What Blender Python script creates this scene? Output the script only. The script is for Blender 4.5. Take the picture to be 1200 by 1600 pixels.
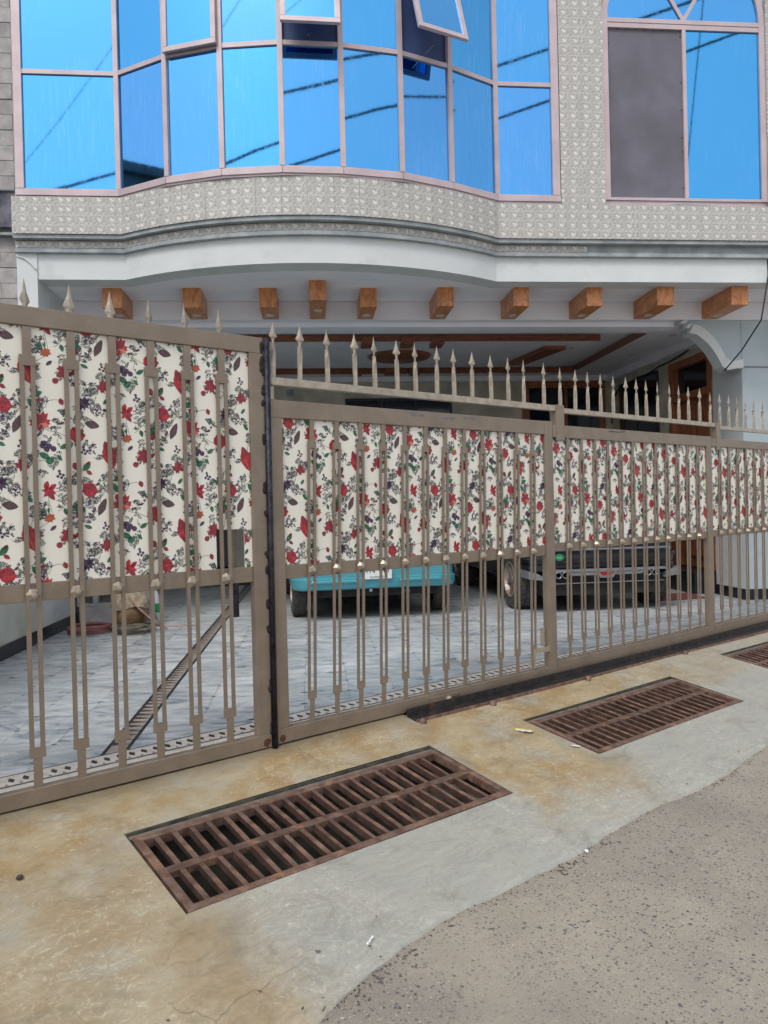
import bpy, bmesh, math, random
from mathutils import Vector, Matrix
random.seed(7)
S=bpy.context.scene
for o in list(bpy.data.objects): bpy.data.objects.remove(o)
COL=S.collection
rad=math.radians
# ------------------------------------------------------------------ camera
YAW,PIT,ROL=9.58207005e-02,-6.62049102e-03,-2.43104606e-02
fw=Vector((math.sin(YAW)*math.cos(PIT),math.cos(YAW)*math.cos(PIT),math.sin(PIT)))
rt=Vector((math.cos(YAW),-math.sin(YAW),0)); up=rt.cross(fw)
r2=math.cos(ROL)*rt+math.sin(ROL)*up; u2=-math.sin(ROL)*rt+math.cos(ROL)*up
cd=bpy.data.cameras.new('camera'); cam=bpy.data.objects.new('camera',cd); COL.objects.link(cam)
m=Matrix((r2,u2,-fw)).transposed().to_4x4(); m.translation=Vector((0,0,1.25)); cam.matrix_world=m
cd.sensor_fit='VERTICAL'; cd.sensor_height=36; cd.sensor_width=27; cd.lens=36*1183.2/1600
cd.clip_start=.05; cd.clip_end=2000
S.camera=cam
S.render.resolution_x=768; S.render.resolution_y=1024
# ------------------------------------------------------------------ light
SUN_EL,SUN_AZ=53,-150    # azimuth: degrees clockwise from +Y (house side)
W=bpy.data.worlds.new('World'); S.world=W; W.use_nodes=True
wn=W.node_tree.nodes; wl=W.node_tree.links; wn.clear()
wo=wn.new('ShaderNodeOutputWorld'); bg=wn.new('ShaderNodeBackground'); bg.inputs[1].default_value=.15
sky=wn.new('ShaderNodeTexSky'); sky.sky_type='NISHITA'; sky.sun_disc=False
sky.sun_elevation=rad(SUN_EL); sky.sun_rotation=rad(SUN_AZ); sky.air_density=1.0; sky.dust_density=3.0; sky.ozone_density=1
hs=wn.new('ShaderNodeHueSaturation'); hs.inputs['Saturation'].default_value=.42; hs.inputs['Value'].default_value=1.25
tc=wn.new('ShaderNodeTexCoord'); cn=wn.new('ShaderNodeTexNoise'); cn.inputs['Scale'].default_value=1.6; cn.inputs['Detail'].default_value=6
mr=wn.new('ShaderNodeMapRange'); mr.inputs[1].default_value=.35; mr.inputs[2].default_value=.75; mr.inputs[3].default_value=.15; mr.inputs[4].default_value=.75
mx=wn.new('ShaderNodeMix'); mx.data_type='RGBA'
mx.inputs[7].default_value=(6.6,6.9,7.3,1)
wl.new(tc.outputs['Generated'],cn.inputs['Vector']); wl.new(cn.outputs['Fac'],mr.inputs[0]); wl.new(mr.outputs[0],mx.inputs[0])
wl.new(sky.outputs[0],hs.inputs['Color']); wl.new(hs.outputs[0],mx.inputs[6]); wl.new(mx.outputs[2],bg.inputs[0]); wl.new(bg.outputs[0],wo.inputs[0])
sl=bpy.data.lights.new('sun','SUN'); sl.energy=1.3; sl.angle=rad(20); sl.color=(1,.96,.9)
so=bpy.data.objects.new('sun',sl); COL.objects.link(so)
az=rad(SUN_AZ); el=rad(SUN_EL)
sd=Vector((math.sin(az)*math.cos(el),math.cos(az)*math.cos(el),math.sin(el)))
so.rotation_euler=sd.to_track_quat('Z','Y').to_euler()
S.view_settings.view_transform='Standard'; S.view_settings.look='None'; S.view_settings.gamma=1; S.view_settings.exposure=.02
S.view_settings.use_curve_mapping=False
S.render.engine='CYCLES'
try: S.cycles.max_bounces=10; S.cycles.diffuse_bounces=7; S.cycles.glossy_bounces=4
except Exception: pass
# ------------------------------------------------------------------ helpers
def srgb(r,g,b):
    f=lambda c:(c/255/12.92) if c/255<=.04045 else ((c/255+.055)/1.055)**2.4
    return (f(r),f(g),f(b))
def mat(name,col,rough=.6,metal=0,var=.0,vscale=8,col2=None,bump=0,bscale=60,spec=None,rand=0,detail=5,dirt=None,dscale=3,dthr=(.5,.7),damt=1):
    M=bpy.data.materials.new(name); M.use_nodes=True; N=M.node_tree.nodes; L=M.node_tree.links
    b=N['Principled BSDF']; b.inputs['Roughness'].default_value=rough; b.inputs['Metallic'].default_value=metal
    if spec is not None: b.inputs['Specular IOR Level'].default_value=spec
    t=N.new('ShaderNodeTexCoord'); geo=N.new('ShaderNodeNewGeometry')
    n=N.new('ShaderNodeTexNoise'); n.inputs['Scale'].default_value=vscale; n.inputs['Detail'].default_value=detail
    L.new(t.outputs['Object'],n.inputs['Vector'])
    c2=col2 if col2 else tuple(c*(1-var) for c in col)
    mx=N.new('ShaderNodeMix'); mx.data_type='RGBA'
    mx.inputs[6].default_value=(*col,1); mx.inputs[7].default_value=(*c2,1)
    mr=N.new('ShaderNodeMapRange'); mr.inputs[1].default_value=.35; mr.inputs[2].default_value=.65
    L.new(n.outputs['Fac'],mr.inputs[0]); L.new(mr.outputs[0],mx.inputs[0]); out=mx.outputs[2]
    if rand:
        oi=N.new('ShaderNodeObjectInfo'); h=N.new('ShaderNodeHueSaturation')
        r=N.new('ShaderNodeMapRange'); r.inputs[3].default_value=1-rand; r.inputs[4].default_value=1+rand
        L.new(oi.outputs['Random'],r.inputs[0]); L.new(r.outputs[0],h.inputs['Value']); L.new(out,h.inputs['Color']); out=h.outputs[0]
        ad=N.new('ShaderNodeVectorMath'); ad.operation='MULTIPLY_ADD'; cx=N.new('ShaderNodeCombineXYZ')
        L.new(oi.outputs['Random'],cx.inputs[0]); L.new(oi.outputs['Random'],cx.inputs[1]); L.new(cx.outputs[0],ad.inputs[0])
        ad.inputs[1].default_value=(37,71,0); L.new(t.outputs['Object'],ad.inputs[2]); L.new(ad.outputs[0],n.inputs['Vector'])
    if dirt:
        dn=N.new('ShaderNodeTexNoise'); dn.inputs['Scale'].default_value=dscale; dn.inputs['Detail'].default_value=8; dn.inputs['Roughness'].default_value=.65
        L.new(t.outputs['Object'],dn.inputs['Vector'])
        d2=N.new('ShaderNodeMapRange'); d2.inputs[1].default_value=dthr[0]; d2.inputs[2].default_value=dthr[1]; d2.inputs[4].default_value=damt
        L.new(dn.outputs['Fac'],d2.inputs[0]); m2=N.new('ShaderNodeMix'); m2.data_type='RGBA'; m2.inputs[7].default_value=(*dirt,1)
        L.new(d2.outputs[0],m2.inputs[0]); L.new(out,m2.inputs[6]); out=m2.outputs[2]
    L.new(out,b.inputs['Base Color'])
    if bump:
        bn=N.new('ShaderNodeTexNoise'); bn.inputs['Scale'].default_value=bscale; bn.inputs['Detail'].default_value=4
        bp=N.new('ShaderNodeBump'); bp.inputs['Strength'].default_value=bump; bp.inputs['Distance'].default_value=.01
        L.new(t.outputs['Object'],bn.inputs['Vector']); L.new(bn.outputs['Fac'],bp.inputs['Height']); L.new(bp.outputs[0],b.inputs['Normal'])
    return M
class MB:
    def __init__(s): s.v=[]; s.f=[]; s.m=[]
    def add(s,vs,fs,mi=0):
        k=len(s.v); s.v+= [tuple(p) for p in vs]; s.f+=[tuple(i+k for i in f) for f in fs]; s.m+=[mi]*len(fs)
    def box(s,x0,x1,y0,y1,z0,z1,mi=0,T=None):
        vs=[Vector((x,y,z)) for z in (z0,z1) for y in (y0,y1) for x in (x0,x1)]
        if T: vs=[T@p for p in vs]
        s.add(vs,[(0,2,3,1),(4,5,7,6),(0,1,5,4),(2,6,7,3),(0,4,6,2),(1,3,7,5)],mi)
    def prism(s,pts,a0,a1,axis='y',mi=0,T=None):
        n=len(pts)
        def P(p,a):
            v={'y':(p[0],a,p[1]),'z':(p[0],p[1],a),'x':(a,p[0],p[1])}[axis]; v=Vector(v); return T@v if T else v
        s.add([P(p,a0) for p in pts]+[P(p,a1) for p in pts],[tuple(range(n))[::-1],tuple(range(n,2*n))]+[(i,(i+1)%n,(i+1)%n+n,i+n) for i in range(n)],mi)
    def tube(s,pts,r,n=8,mi=0,cap=True):
        pts=[Vector(p) for p in pts]; base=len(s.v); rr=r if hasattr(r,'__len__') else [r]*len(pts); ref=None
        for i,p in enumerate(pts):
            d=(pts[min(i+1,len(pts)-1)]-pts[max(i-1,0)]).normalized()
            if ref is None: ref=d.orthogonal().normalized()
            a=(ref-d*ref.dot(d)).normalized(); ref=a; b=d.cross(a)
            s.v+=[tuple(p+(a*math.cos(t)+b*math.sin(t))*rr[i]) for t in [2*math.pi*k/n for k in range(n)]]
        for i in range(len(pts)-1):
            for k in range(n):
                q=base+i*n; s.f.append((q+k,q+(k+1)%n,q+n+(k+1)%n,q+n+k)); s.m.append(mi)
        if cap:
            s.f.append(tuple(base+k for k in range(n))[::-1]); s.m.append(mi)
            s.f.append(tuple(base+(len(pts)-1)*n+k for k in range(n))); s.m.append(mi)
    def lathe(s,prof,c=(0,0,0),n=16,axis='z',mi=0):
        base=len(s.v)
        for r,h in prof:
            for k in range(n):
                t=2*math.pi*k/n; a,b=r*math.cos(t),r*math.sin(t)
                v={'z':(a,b,h),'y':(a,h,b),'x':(h,a,b)}[axis]; s.v.append((c[0]+v[0],c[1]+v[1],c[2]+v[2]))
        for i in range(len(prof)-1):
            for k in range(n):
                q=base+i*n; s.f.append((q+k,q+(k+1)%n,q+n+(k+1)%n,q+n+k)); s.m.append(mi)
    def mesh(s,name,mats,smooth=False,fix=True):
        me=bpy.data.meshes.new(name); me.from_pydata(s.v,[],s.f)
        for mt in (mats if isinstance(mats,(list,tuple)) else [mats]): me.materials.append(mt)
        me.polygons.foreach_set('material_index',s.m)
        if fix:
            bm=bmesh.new(); bm.from_mesh(me); bmesh.ops.recalc_face_normals(bm,faces=bm.faces); bm.to_mesh(me); bm.free()
        if smooth: me.polygons.foreach_set('use_smooth',[True]*len(me.polygons))
        me.update(); return me
def link(name,me,parent=None,loc=None,rotz=None,bev=0,sub=0,kind=None):
    o=bpy.data.objects.new(name,me); COL.objects.link(o)
    if parent: o.parent=parent
    if loc: o.location=loc
    if rotz is not None: o.rotation_euler=(0,0,rotz)
    if bev:
        b=o.modifiers.new('b','BEVEL'); b.width=bev; b.segments=2; b.limit_method='ANGLE'; b.angle_limit=rad(40)
    if sub:
        b=o.modifiers.new('s','SUBSURF'); b.levels=sub; b.render_levels=sub
    if kind: o['kind']=kind
    return o
def part(name,mb,mt,parent=None,smooth=False,**k): return link(name,mb.mesh(name,mt,smooth),parent,**k)
def bx(name,dims,mt,parent=None,**k):
    m=MB(); m.box(*dims); return part(name,m,mt,parent,**k)
def thing(name,label,cat,loc=(0,0,0),rotz=0,group=None):
    o=bpy.data.objects.new(name,None); COL.objects.link(o); o.location=loc; o.rotation_euler=(0,0,rotz); o.empty_display_size=.1
    return tag(o,label,cat,group)
def tag(o,label,cat,group=None):
    o['label']=label; o['category']=cat
    if group: o['group']=group
    return o
def clip_poly(poly,n,c):          # keep n.p<=c, 2-D
    out=[]
    for i in range(len(poly)):
        a,b=poly[i],poly[(i+1)%len(poly)]; da=n[0]*a[0]+n[1]*a[1]-c; db=n[0]*b[0]+n[1]*b[1]-c
        if da<=0: out.append(a)
        if (da<0)!=(db<0) and abs(da-db)>1e-12:
            t=da/(da-db); out.append((a[0]+(b[0]-a[0])*t,a[1]+(b[1]-a[1])*t))
    return out
def cliprect(poly,r):
    for n,c in (((-1,0),-r[0]),((1,0),r[1]),((0,-1),-r[2]),((0,1),r[3])):
        poly=clip_poly(poly,n,c)
        if len(poly)<3: return []
    return poly
# gate frame: local x along gate, local y away from street, local z up
GA=.995958; GD=Vector((math.sin(GA),math.cos(GA),0)); GN=Vector((math.cos(GA),-math.sin(GA),0))
G0=Vector((-.213,4.021,0)); GROT=math.atan2(GD.y,GD.x)
def gl(s,d,z=0): return G0+GD*s+GN*d+Vector((0,0,z))
SL=.14
def gz(d): return -SL*d if d>0 else 0
# ------------------------------------------------------------------ materials
PAINT=mat('gate_paint',srgb(138,124,110),.38,.3,vscale=7,col2=srgb(126,113,99),bump=.15,bscale=90,dirt=srgb(164,151,134),dscale=22,dthr=(.58,.75),damt=.4)
PAINTL=mat('pale_gate_paint',srgb(178,167,151),.34,.4,vscale=20,col2=srgb(154,143,128),bump=.15,bscale=120,dirt=srgb(96,86,76),dscale=30,dthr=(.62,.75),damt=.6)
WELD=mat('raw_steel',srgb(62,64,74),.4,.7,vscale=30,col2=srgb(38,38,46),bump=.4,bscale=120,dirt=srgb(70,45,32),dscale=14,dthr=(.6,.75),damt=.6)
BURN=mat('weld_scorch',srgb(34,31,33),.7,.3,vscale=60,col2=srgb(56,44,38),bump=.7,bscale=200)
RUSTP=mat('rust_bloom',srgb(70,40,28),.9,0,vscale=60,col2=srgb(95,60,42),bump=.5,bscale=200)
RUST=mat('rusty_iron',srgb(118,98,88),.62,.25,vscale=18,col2=srgb(92,66,54),bump=.35,bscale=150,rand=.18,dirt=srgb(164,126,98),dscale=12,dthr=(.52,.68),damt=.7)
TRK=mat('track_steel',srgb(70,66,66),.4,.6,vscale=20,col2=srgb(50,48,50),bump=.2,bscale=120,dirt=srgb(105,80,64),dscale=8,dthr=(.55,.7),damt=.7)
RUSTS=mat('shaded_rust',srgb(84,58,48),.85,.1,vscale=18,col2=srgb(56,40,35),bump=.5,bscale=120,rand=.12)  # rust for grate bar sides, their shade put into the darker colour
SEAT=mat('rusted_angle',srgb(122,112,102),.7,vscale=14,col2=srgb(92,82,74),bump=.4,bscale=80)
PITC=mat('damp_concrete',srgb(96,92,80),.85,vscale=10,col2=srgb(52,54,50),bump=.5,bscale=60)
MUCK=mat('drain_muck',srgb(66,64,54),.35,vscale=9,col2=srgb(30,31,28),bump=.4,bscale=40)
WHITE=mat('white_plaster',srgb(208,212,213),.75,vscale=3,col2=srgb(200,205,206),bump=.08,bscale=25,dirt=srgb(158,166,170),dscale=3.2,dthr=(.55,.75),damt=.45)
SOFF=mat('soffit_plaster',srgb(236,236,242),.8,vscale=3,col2=srgb(229,230,237),bump=.05,bscale=20)
PALEB=mat('pale_blue_grey',srgb(176,188,194),.75,vscale=2,col2=srgb(166,180,188),bump=.08,bscale=25,dirt=srgb(196,202,204),dscale=1.5,dthr=(.5,.7),damt=.5)  # bluer, darker tone than the white plaster; pillar front and bracket spandrel
LEDGE=mat('ledge_cement',srgb(168,174,176),.85,vscale=6,col2=srgb(138,146,150),bump=.4,bscale=40,dirt=srgb(108,116,122),dscale=5,dthr=(.55,.75),damt=.7)
CREAM=mat('cream_wall',srgb(216,208,192),.75,vscale=3,col2=srgb(178,171,158),bump=.05)
WALLW=mat('boundary_paint',srgb(205,205,198),.8,vscale=2,col2=srgb(190,190,182),bump=.15,bscale=30,dirt=srgb(176,170,150),dscale=2.5,dthr=(.5,.75),damt=.7)
BLACKG=mat('black_granite',srgb(34,38,46),.3,vscale=50,col2=srgb(24,28,34))
FRAME=mat('champagne_aluminium',srgb(196,180,184),.42,.2,vscale=5,col2=srgb(184,168,172),dirt=srgb(214,204,206),dscale=18,dthr=(.6,.75),damt=.35)
SCREEN=mat('insect_screen',srgb(110,110,122),.9,vscale=3,col2=srgb(98,97,106),bump=.2,bscale=400)
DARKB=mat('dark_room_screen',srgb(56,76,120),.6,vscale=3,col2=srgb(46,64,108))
DGLASS=mat('dark_window_glass',srgb(22,30,44),.08,.0,vscale=2,col2=srgb(16,24,38),spec=.6)
DOT=mat('silicone_dabs',srgb(86,84,88),.8)
BLK=mat('concrete_block',srgb(182,178,176),.9,vscale=7,col2=srgb(158,154,155),bump=.6,bscale=70,rand=.13,dirt=srgb(110,108,114),dscale=4,dthr=(.5,.75),damt=.6)
MORT=mat('mortar',srgb(104,102,104),.95,vscale=20,col2=srgb(84,82,86),bump=.6,bscale=60)
STAINB=mat('stained_lintel',srgb(128,126,132),.85,vscale=3,col2=srgb(64,68,92),bump=.4,bscale=40,dirt=srgb(40,44,66),dscale=2.5,dthr=(.42,.62),damt=.9)
RUBBER=mat('tyre_rubber',srgb(58,58,60),.75,vscale=20,col2=srgb(84,80,76),bump=.5,bscale=110)
TURQ=mat('turquoise_car_paint',srgb(88,164,178),.3,.25,vscale=2,col2=srgb(78,154,170),dirt=srgb(120,150,150),dscale=5,dthr=(.6,.85),damt=.3)
BLACKP=mat('black_car_paint',srgb(20,24,32),.22,.0,vscale=3,col2=srgb(40,42,48),spec=.8,dirt=srgb(84,80,76),dscale=6,dthr=(.55,.8),damt=.35)
CHROME=mat('chrome_trim',srgb(188,192,198),.3,.9,vscale=5,col2=srgb(170,174,182))
SILV=mat('silver_plastic',srgb(150,155,162),.45,.3,vscale=5,col2=srgb(128,132,140))
REDL=mat('red_reflector',srgb(150,30,40),.2)
GREENST=mat('green_sticker',srgb(30,140,90),.4); WHITEP=mat('white_print',srgb(225,228,228),.5,vscale=30,col2=srgb(214,216,216)); INKP=mat('black_print',srgb(45,45,55),.6)
ALLOY=mat('dusty_alloy',srgb(176,164,156),.45,.5,vscale=9,col2=srgb(140,130,124))
UNDER=mat('underbody',srgb(26,26,28),.8,vscale=8,col2=srgb(48,44,42),bump=.3)
SACK=mat('jute_sack',srgb(196,180,158),.95,vscale=20,col2=srgb(158,140,118),bump=.8,bscale=160)
CLAY=mat('clay_pot',srgb(160,128,92),.7,vscale=6,col2=srgb(120,92,66),bump=.2)
HOSE=mat('faded_hose',srgb(152,98,94),.6,vscale=12,col2=srgb(120,78,78)); ROPE=mat('old_cable',srgb(136,130,118),.8,vscale=18,col2=srgb(100,94,86),bump=.4)
PLAS=mat('plastic_bag_film',srgb(200,204,208),.35,vscale=10,col2=srgb(176,182,190)); GREENP=mat('green_plastic',srgb(20,140,84),.4); PINKC=mat('pink_cloth',srgb(198,158,150),.9,vscale=15,col2=srgb(178,136,130))
CABLE=mat('black_cable',srgb(18,18,22),.5)
MATR=mat('red_door_mat',srgb(130,72,72),.95,vscale=60,col2=srgb(100,54,56),bump=.6,bscale=200)
YEL=mat('yellow_wrapper',srgb(206,194,84),.4,vscale=40,col2=srgb(210,204,130)); STONE=mat('dark_stone',srgb(70,66,64),.9,vscale=40,col2=srgb(50,48,48),bump=.5)
DEBR=mat('leaf_litter',srgb(74,66,58),.9,vscale=40,col2=srgb(110,104,96))
BLD=mat('opposite_building_wall',srgb(120,118,114),.9,vscale=2,col2=srgb(100,98,96),bump=.3)
LENS=mat('lamp_lens',srgb(205,205,205),.25,vscale=10,col2=srgb(190,190,190))
def woodmat(name,c1,c2,sc=(1,9,9),rough=.35):
    M=mat(name,c1,rough); N=M.node_tree.nodes; L=M.node_tree.links; b=N['Principled BSDF']
    t=N.new('ShaderNodeTexCoord'); oi=N.new('ShaderNodeObjectInfo'); mp=N.new('ShaderNodeMapping'); mp.inputs['Scale'].default_value=sc
    w=N.new('ShaderNodeTexNoise'); w.inputs['Scale'].default_value=3.2; w.inputs['Detail'].default_value=8; w.inputs['Distortion'].default_value=1.6
    ad=N.new('ShaderNodeVectorMath'); cx=N.new('ShaderNodeCombineXYZ'); ml=N.new('ShaderNodeMath'); ml.operation='MULTIPLY'; ml.inputs[1].default_value=40
    L.new(oi.outputs['Random'],ml.inputs[0]); L.new(ml.outputs[0],cx.inputs[0]); L.new(t.outputs['Object'],mp.inputs[0]); L.new(mp.outputs[0],ad.inputs[0]); L.new(cx.outputs[0],ad.inputs[1]); L.new(ad.outputs[0],w.inputs['Vector'])
    cr=N.new('ShaderNodeValToRGB'); cr.color_ramp.elements[0].position=.3; cr.color_ramp.elements[0].color=(*c2,1); cr.color_ramp.elements[1].position=.68; cr.color_ramp.elements[1].color=(*c1,1)
    L.new(w.outputs['Fac'],cr.inputs[0]); L.new(cr.outputs[0],b.inputs['Base Color']); return M
WOOD=woodmat('varnished_wood',srgb(214,146,92),srgb(164,98,58),(7,1.2,2.2))
WOODD=woodmat('reddish_wood',srgb(158,96,70),srgb(112,66,50),(1.5,6,6))
WOODR=woodmat('door_wood',srgb(168,104,66),srgb(120,70,46),(5,5,1))
# blue reflective glass
def glassmat():
    M=bpy.data.materials.new('blue_mirror_glass'); M.use_nodes=True; N=M.node_tree.nodes; L=M.node_tree.links; b=N['Principled BSDF']
    b.inputs['Metallic'].default_value=1; b.inputs['Roughness'].default_value=.04
    oi=N.new('ShaderNodeObjectInfo'); t=N.new('ShaderNodeTexCoord')
    mx=N.new('ShaderNodeMix'); mx.data_type='RGBA'; mx.inputs[6].default_value=(.09,.41,.80,1); mx.inputs[7].default_value=(.12,.39,.81,1)
    L.new(oi.outputs['Random'],mx.inputs[0])
    # pale vertical streaks of dried dirt
    mp=N.new('ShaderNodeMapping'); mp.inputs['Scale'].default_value=(26,26,2.2); n=N.new('ShaderNodeTexNoise'); n.inputs['Scale'].default_value=1.5; n.inputs['Detail'].default_value=7; n.inputs['Roughness'].default_value=.75
    geo=N.new('ShaderNodeNewGeometry'); L.new(geo.outputs['Position'],mp.inputs[0]); L.new(mp.outputs[0],n.inputs['Vector'])
    big=N.new('ShaderNodeTexNoise'); big.inputs['Scale'].default_value=1.1; L.new(geo.outputs['Position'],big.inputs['Vector'])
    m1=N.new('ShaderNodeMapRange'); m1.inputs[1].default_value=.5; m1.inputs[2].default_value=.8; m1.inputs[4].default_value=.34; L.new(n.outputs['Fac'],m1.inputs[0])
    m2=N.new('ShaderNodeMapRange'); m2.inputs[1].default_value=.38; m2.inputs[2].default_value=.62; L.new(big.outputs['Fac'],m2.inputs[0])
    mm=N.new('ShaderNodeMath'); mm.operation='MULTIPLY'; L.new(m1.outputs[0],mm.inputs[0]); L.new(m2.outputs[0],mm.inputs[1])
    mx2=N.new('ShaderNodeMix'); mx2.data_type='RGBA'; L.new(mm.outputs[0],mx2.inputs[0]); L.new(mx.outputs[2],mx2.inputs[6]); mx2.inputs[7].default_value=(.4,.62,.9,1)
    L.new(mx2.outputs[2],b.inputs['Base Color'])
    ra=N.new('ShaderNodeMapRange'); ra.inputs[3].default_value=.03; ra.inputs[4].default_value=.25; L.new(mm.outputs[0],ra.inputs[0]); L.new(ra.outputs[0],b.inputs['Roughness'])
    wn_=N.new('ShaderNodeTexNoise'); wn_.inputs['Scale'].default_value=14; wn_.inputs['Detail'].default_value=3; L.new(geo.outputs['Position'],wn_.inputs['Vector'])
    bp=N.new('ShaderNodeBump'); bp.inputs['Strength'].default_value=.012; bp.inputs['Distance'].default_value=.004; L.new(wn_.outputs['Fac'],bp.inputs['Height']); L.new(bp.outputs[0],b.inputs['Normal'])
    return M
GLASS=glassmat()
# relief tile: repeated pebble-and-ashlar print, 3 x 4 repeats per tile
def tilemat():
    M=bpy.data.materials.new('relief_tile'); M.use_nodes=True; N=M.node_tree.nodes; L=M.node_tree.links; b=N['Principled BSDF']; b.inputs['Roughness'].default_value=.4
    t=N.new('ShaderNodeTexCoord'); wr=N.new('ShaderNodeVectorMath'); wr.operation='WRAP'; wr.inputs[1].default_value=(.125,10,.1); wr.inputs[2].default_value=(0,-10,0)
    oi=N.new('ShaderNodeObjectInfo'); jc=N.new('ShaderNodeCombineXYZ'); jm=N.new('ShaderNodeMath'); jm.operation='MULTIPLY'; jm.inputs[1].default_value=.125; L.new(oi.outputs['Random'],jm.inputs[0]); L.new(jm.outputs[0],jc.inputs[0])
    ja=N.new('ShaderNodeVectorMath'); ja.operation='ADD'; L.new(t.outputs['Object'],ja.inputs[0]); L.new(jc.outputs[0],ja.inputs[1])
    wv_=N.new('ShaderNodeTexNoise'); wv_.inputs['Scale'].default_value=14; L.new(t.outputs['Object'],wv_.inputs['Vector']); jb=N.new('ShaderNodeVectorMath'); jb.operation='MULTIPLY_ADD'; jb.inputs[1].default_value=(.02,0,.012); L.new(wv_.outputs['Color'],jb.inputs[0]); L.new(ja.outputs[0],jb.inputs[2])
    L.new(jb.outputs[0],wr.inputs[0])
    fl=N.new('ShaderNodeMapping'); fl.inputs['Scale'].default_value=(.7,0,1.5); L.new(wr.outputs[0],fl.inputs[0])
    v=N.new('ShaderNodeTexVoronoi'); v.inputs['Scale'].default_value=46; v.distance='MANHATTAN'; L.new(fl.outputs[0],v.inputs['Vector'])
    v2=N.new('ShaderNodeTexVoronoi'); v2.feature='DISTANCE_TO_EDGE'; v2.inputs['Scale'].default_value=46; L.new(fl.outputs[0],v2.inputs['Vector'])
    g=N.new('ShaderNodeNewGeometry'); n=N.new('ShaderNodeTexNoise'); n.inputs['Scale'].default_value=9; n.inputs['Detail'].default_value=6; L.new(g.outputs['Position'],n.inputs['Vector'])
    bw=N.new('ShaderNodeRGBToBW'); L.new(v.outputs['Color'],bw.inputs[0])
    cr=N.new('ShaderNodeValToRGB'); e=cr.color_ramp.elements; e[0].position=.1; e[0].color=(*srgb(166,164,161),1); e[1].position=.9; e[1].color=(*srgb(220,218,213),1)
    x=cr.color_ramp.elements.new(.5); x.color=(*srgb(188,186,182),1)
    L.new(bw.outputs[0],cr.inputs[0])
    mr=N.new('ShaderNodeMapRange'); mr.inputs[1].default_value=0; mr.inputs[2].default_value=.16; mr.inputs[3].default_value=.82; mr.inputs[4].default_value=1; L.new(v2.outputs[0],mr.inputs[0])
    nm=N.new('ShaderNodeMapRange'); nm.inputs[3].default_value=.82; nm.inputs[4].default_value=1.14; L.new(n.outputs['Fac'],nm.inputs[0])
    mu=N.new('ShaderNodeMath'); mu.operation='MULTIPLY'; L.new(mr.outputs[0],mu.inputs[0]); L.new(nm.outputs[0],mu.inputs[1])
    s1=N.new('ShaderNodeVectorMath'); s1.operation='SUBTRACT'; s1.inputs[1].default_value=(.06,0,.052); L.new(wr.outputs[0],s1.inputs[0])
    s2=N.new('ShaderNodeVectorMath'); s2.operation='ABSOLUTE'; L.new(s1.outputs[0],s2.inputs[0]); sx_=N.new('ShaderNodeSeparateXYZ'); L.new(s2.outputs[0],sx_.inputs[0])
    mxm=N.new('ShaderNodeMath'); mxm.operation='MAXIMUM'; L.new(sx_.outputs[0],mxm.inputs[0]); L.new(sx_.outputs[2],mxm.inputs[1])
    nz=N.new('ShaderNodeTexNoise'); nz.inputs['Scale'].default_value=60; L.new(g.outputs['Position'],nz.inputs['Vector'])
    na=N.new('ShaderNodeMath'); na.operation='MULTIPLY_ADD'; na.inputs[1].default_value=.03; L.new(nz.outputs['Fac'],na.inputs[0]); L.new(mxm.outputs[0],na.inputs[2])
    dm=N.new('ShaderNodeMapRange'); dm.inputs[1].default_value=.022; dm.inputs[2].default_value=.030; dm.inputs[3].default_value=1.12; dm.inputs[4].default_value=.96; L.new(na.outputs[0],dm.inputs[0])
    mu2=N.new('ShaderNodeMath'); mu2.operation='MULTIPLY'; L.new(mu.outputs[0],mu2.inputs[0]); L.new(dm.outputs[0],mu2.inputs[1]); mu=mu2
    hs=N.new('ShaderNodeHueSaturation'); L.new(cr.outputs[0],hs.inputs['Color']); L.new(mu.outputs[0],hs.inputs['Value']); L.new(hs.outputs[0],b.inputs['Base Color'])
    bp=N.new('ShaderNodeBump'); bp.inputs['Strength'].default_value=.8; bp.inputs['Distance'].default_value=.006
    ad=N.new('ShaderNodeMath'); ad.operation='MULTIPLY_ADD'; L.new(bw.outputs[0],ad.inputs[0]); ad.inputs[1].default_value=.8; L.new(mr.outputs[0],ad.inputs[2]); L.new(ad.outputs[0],bp.inputs['Height']); L.new(bp.outputs[0],b.inputs['Normal'])
    return M
TILE=tilemat()
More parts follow.
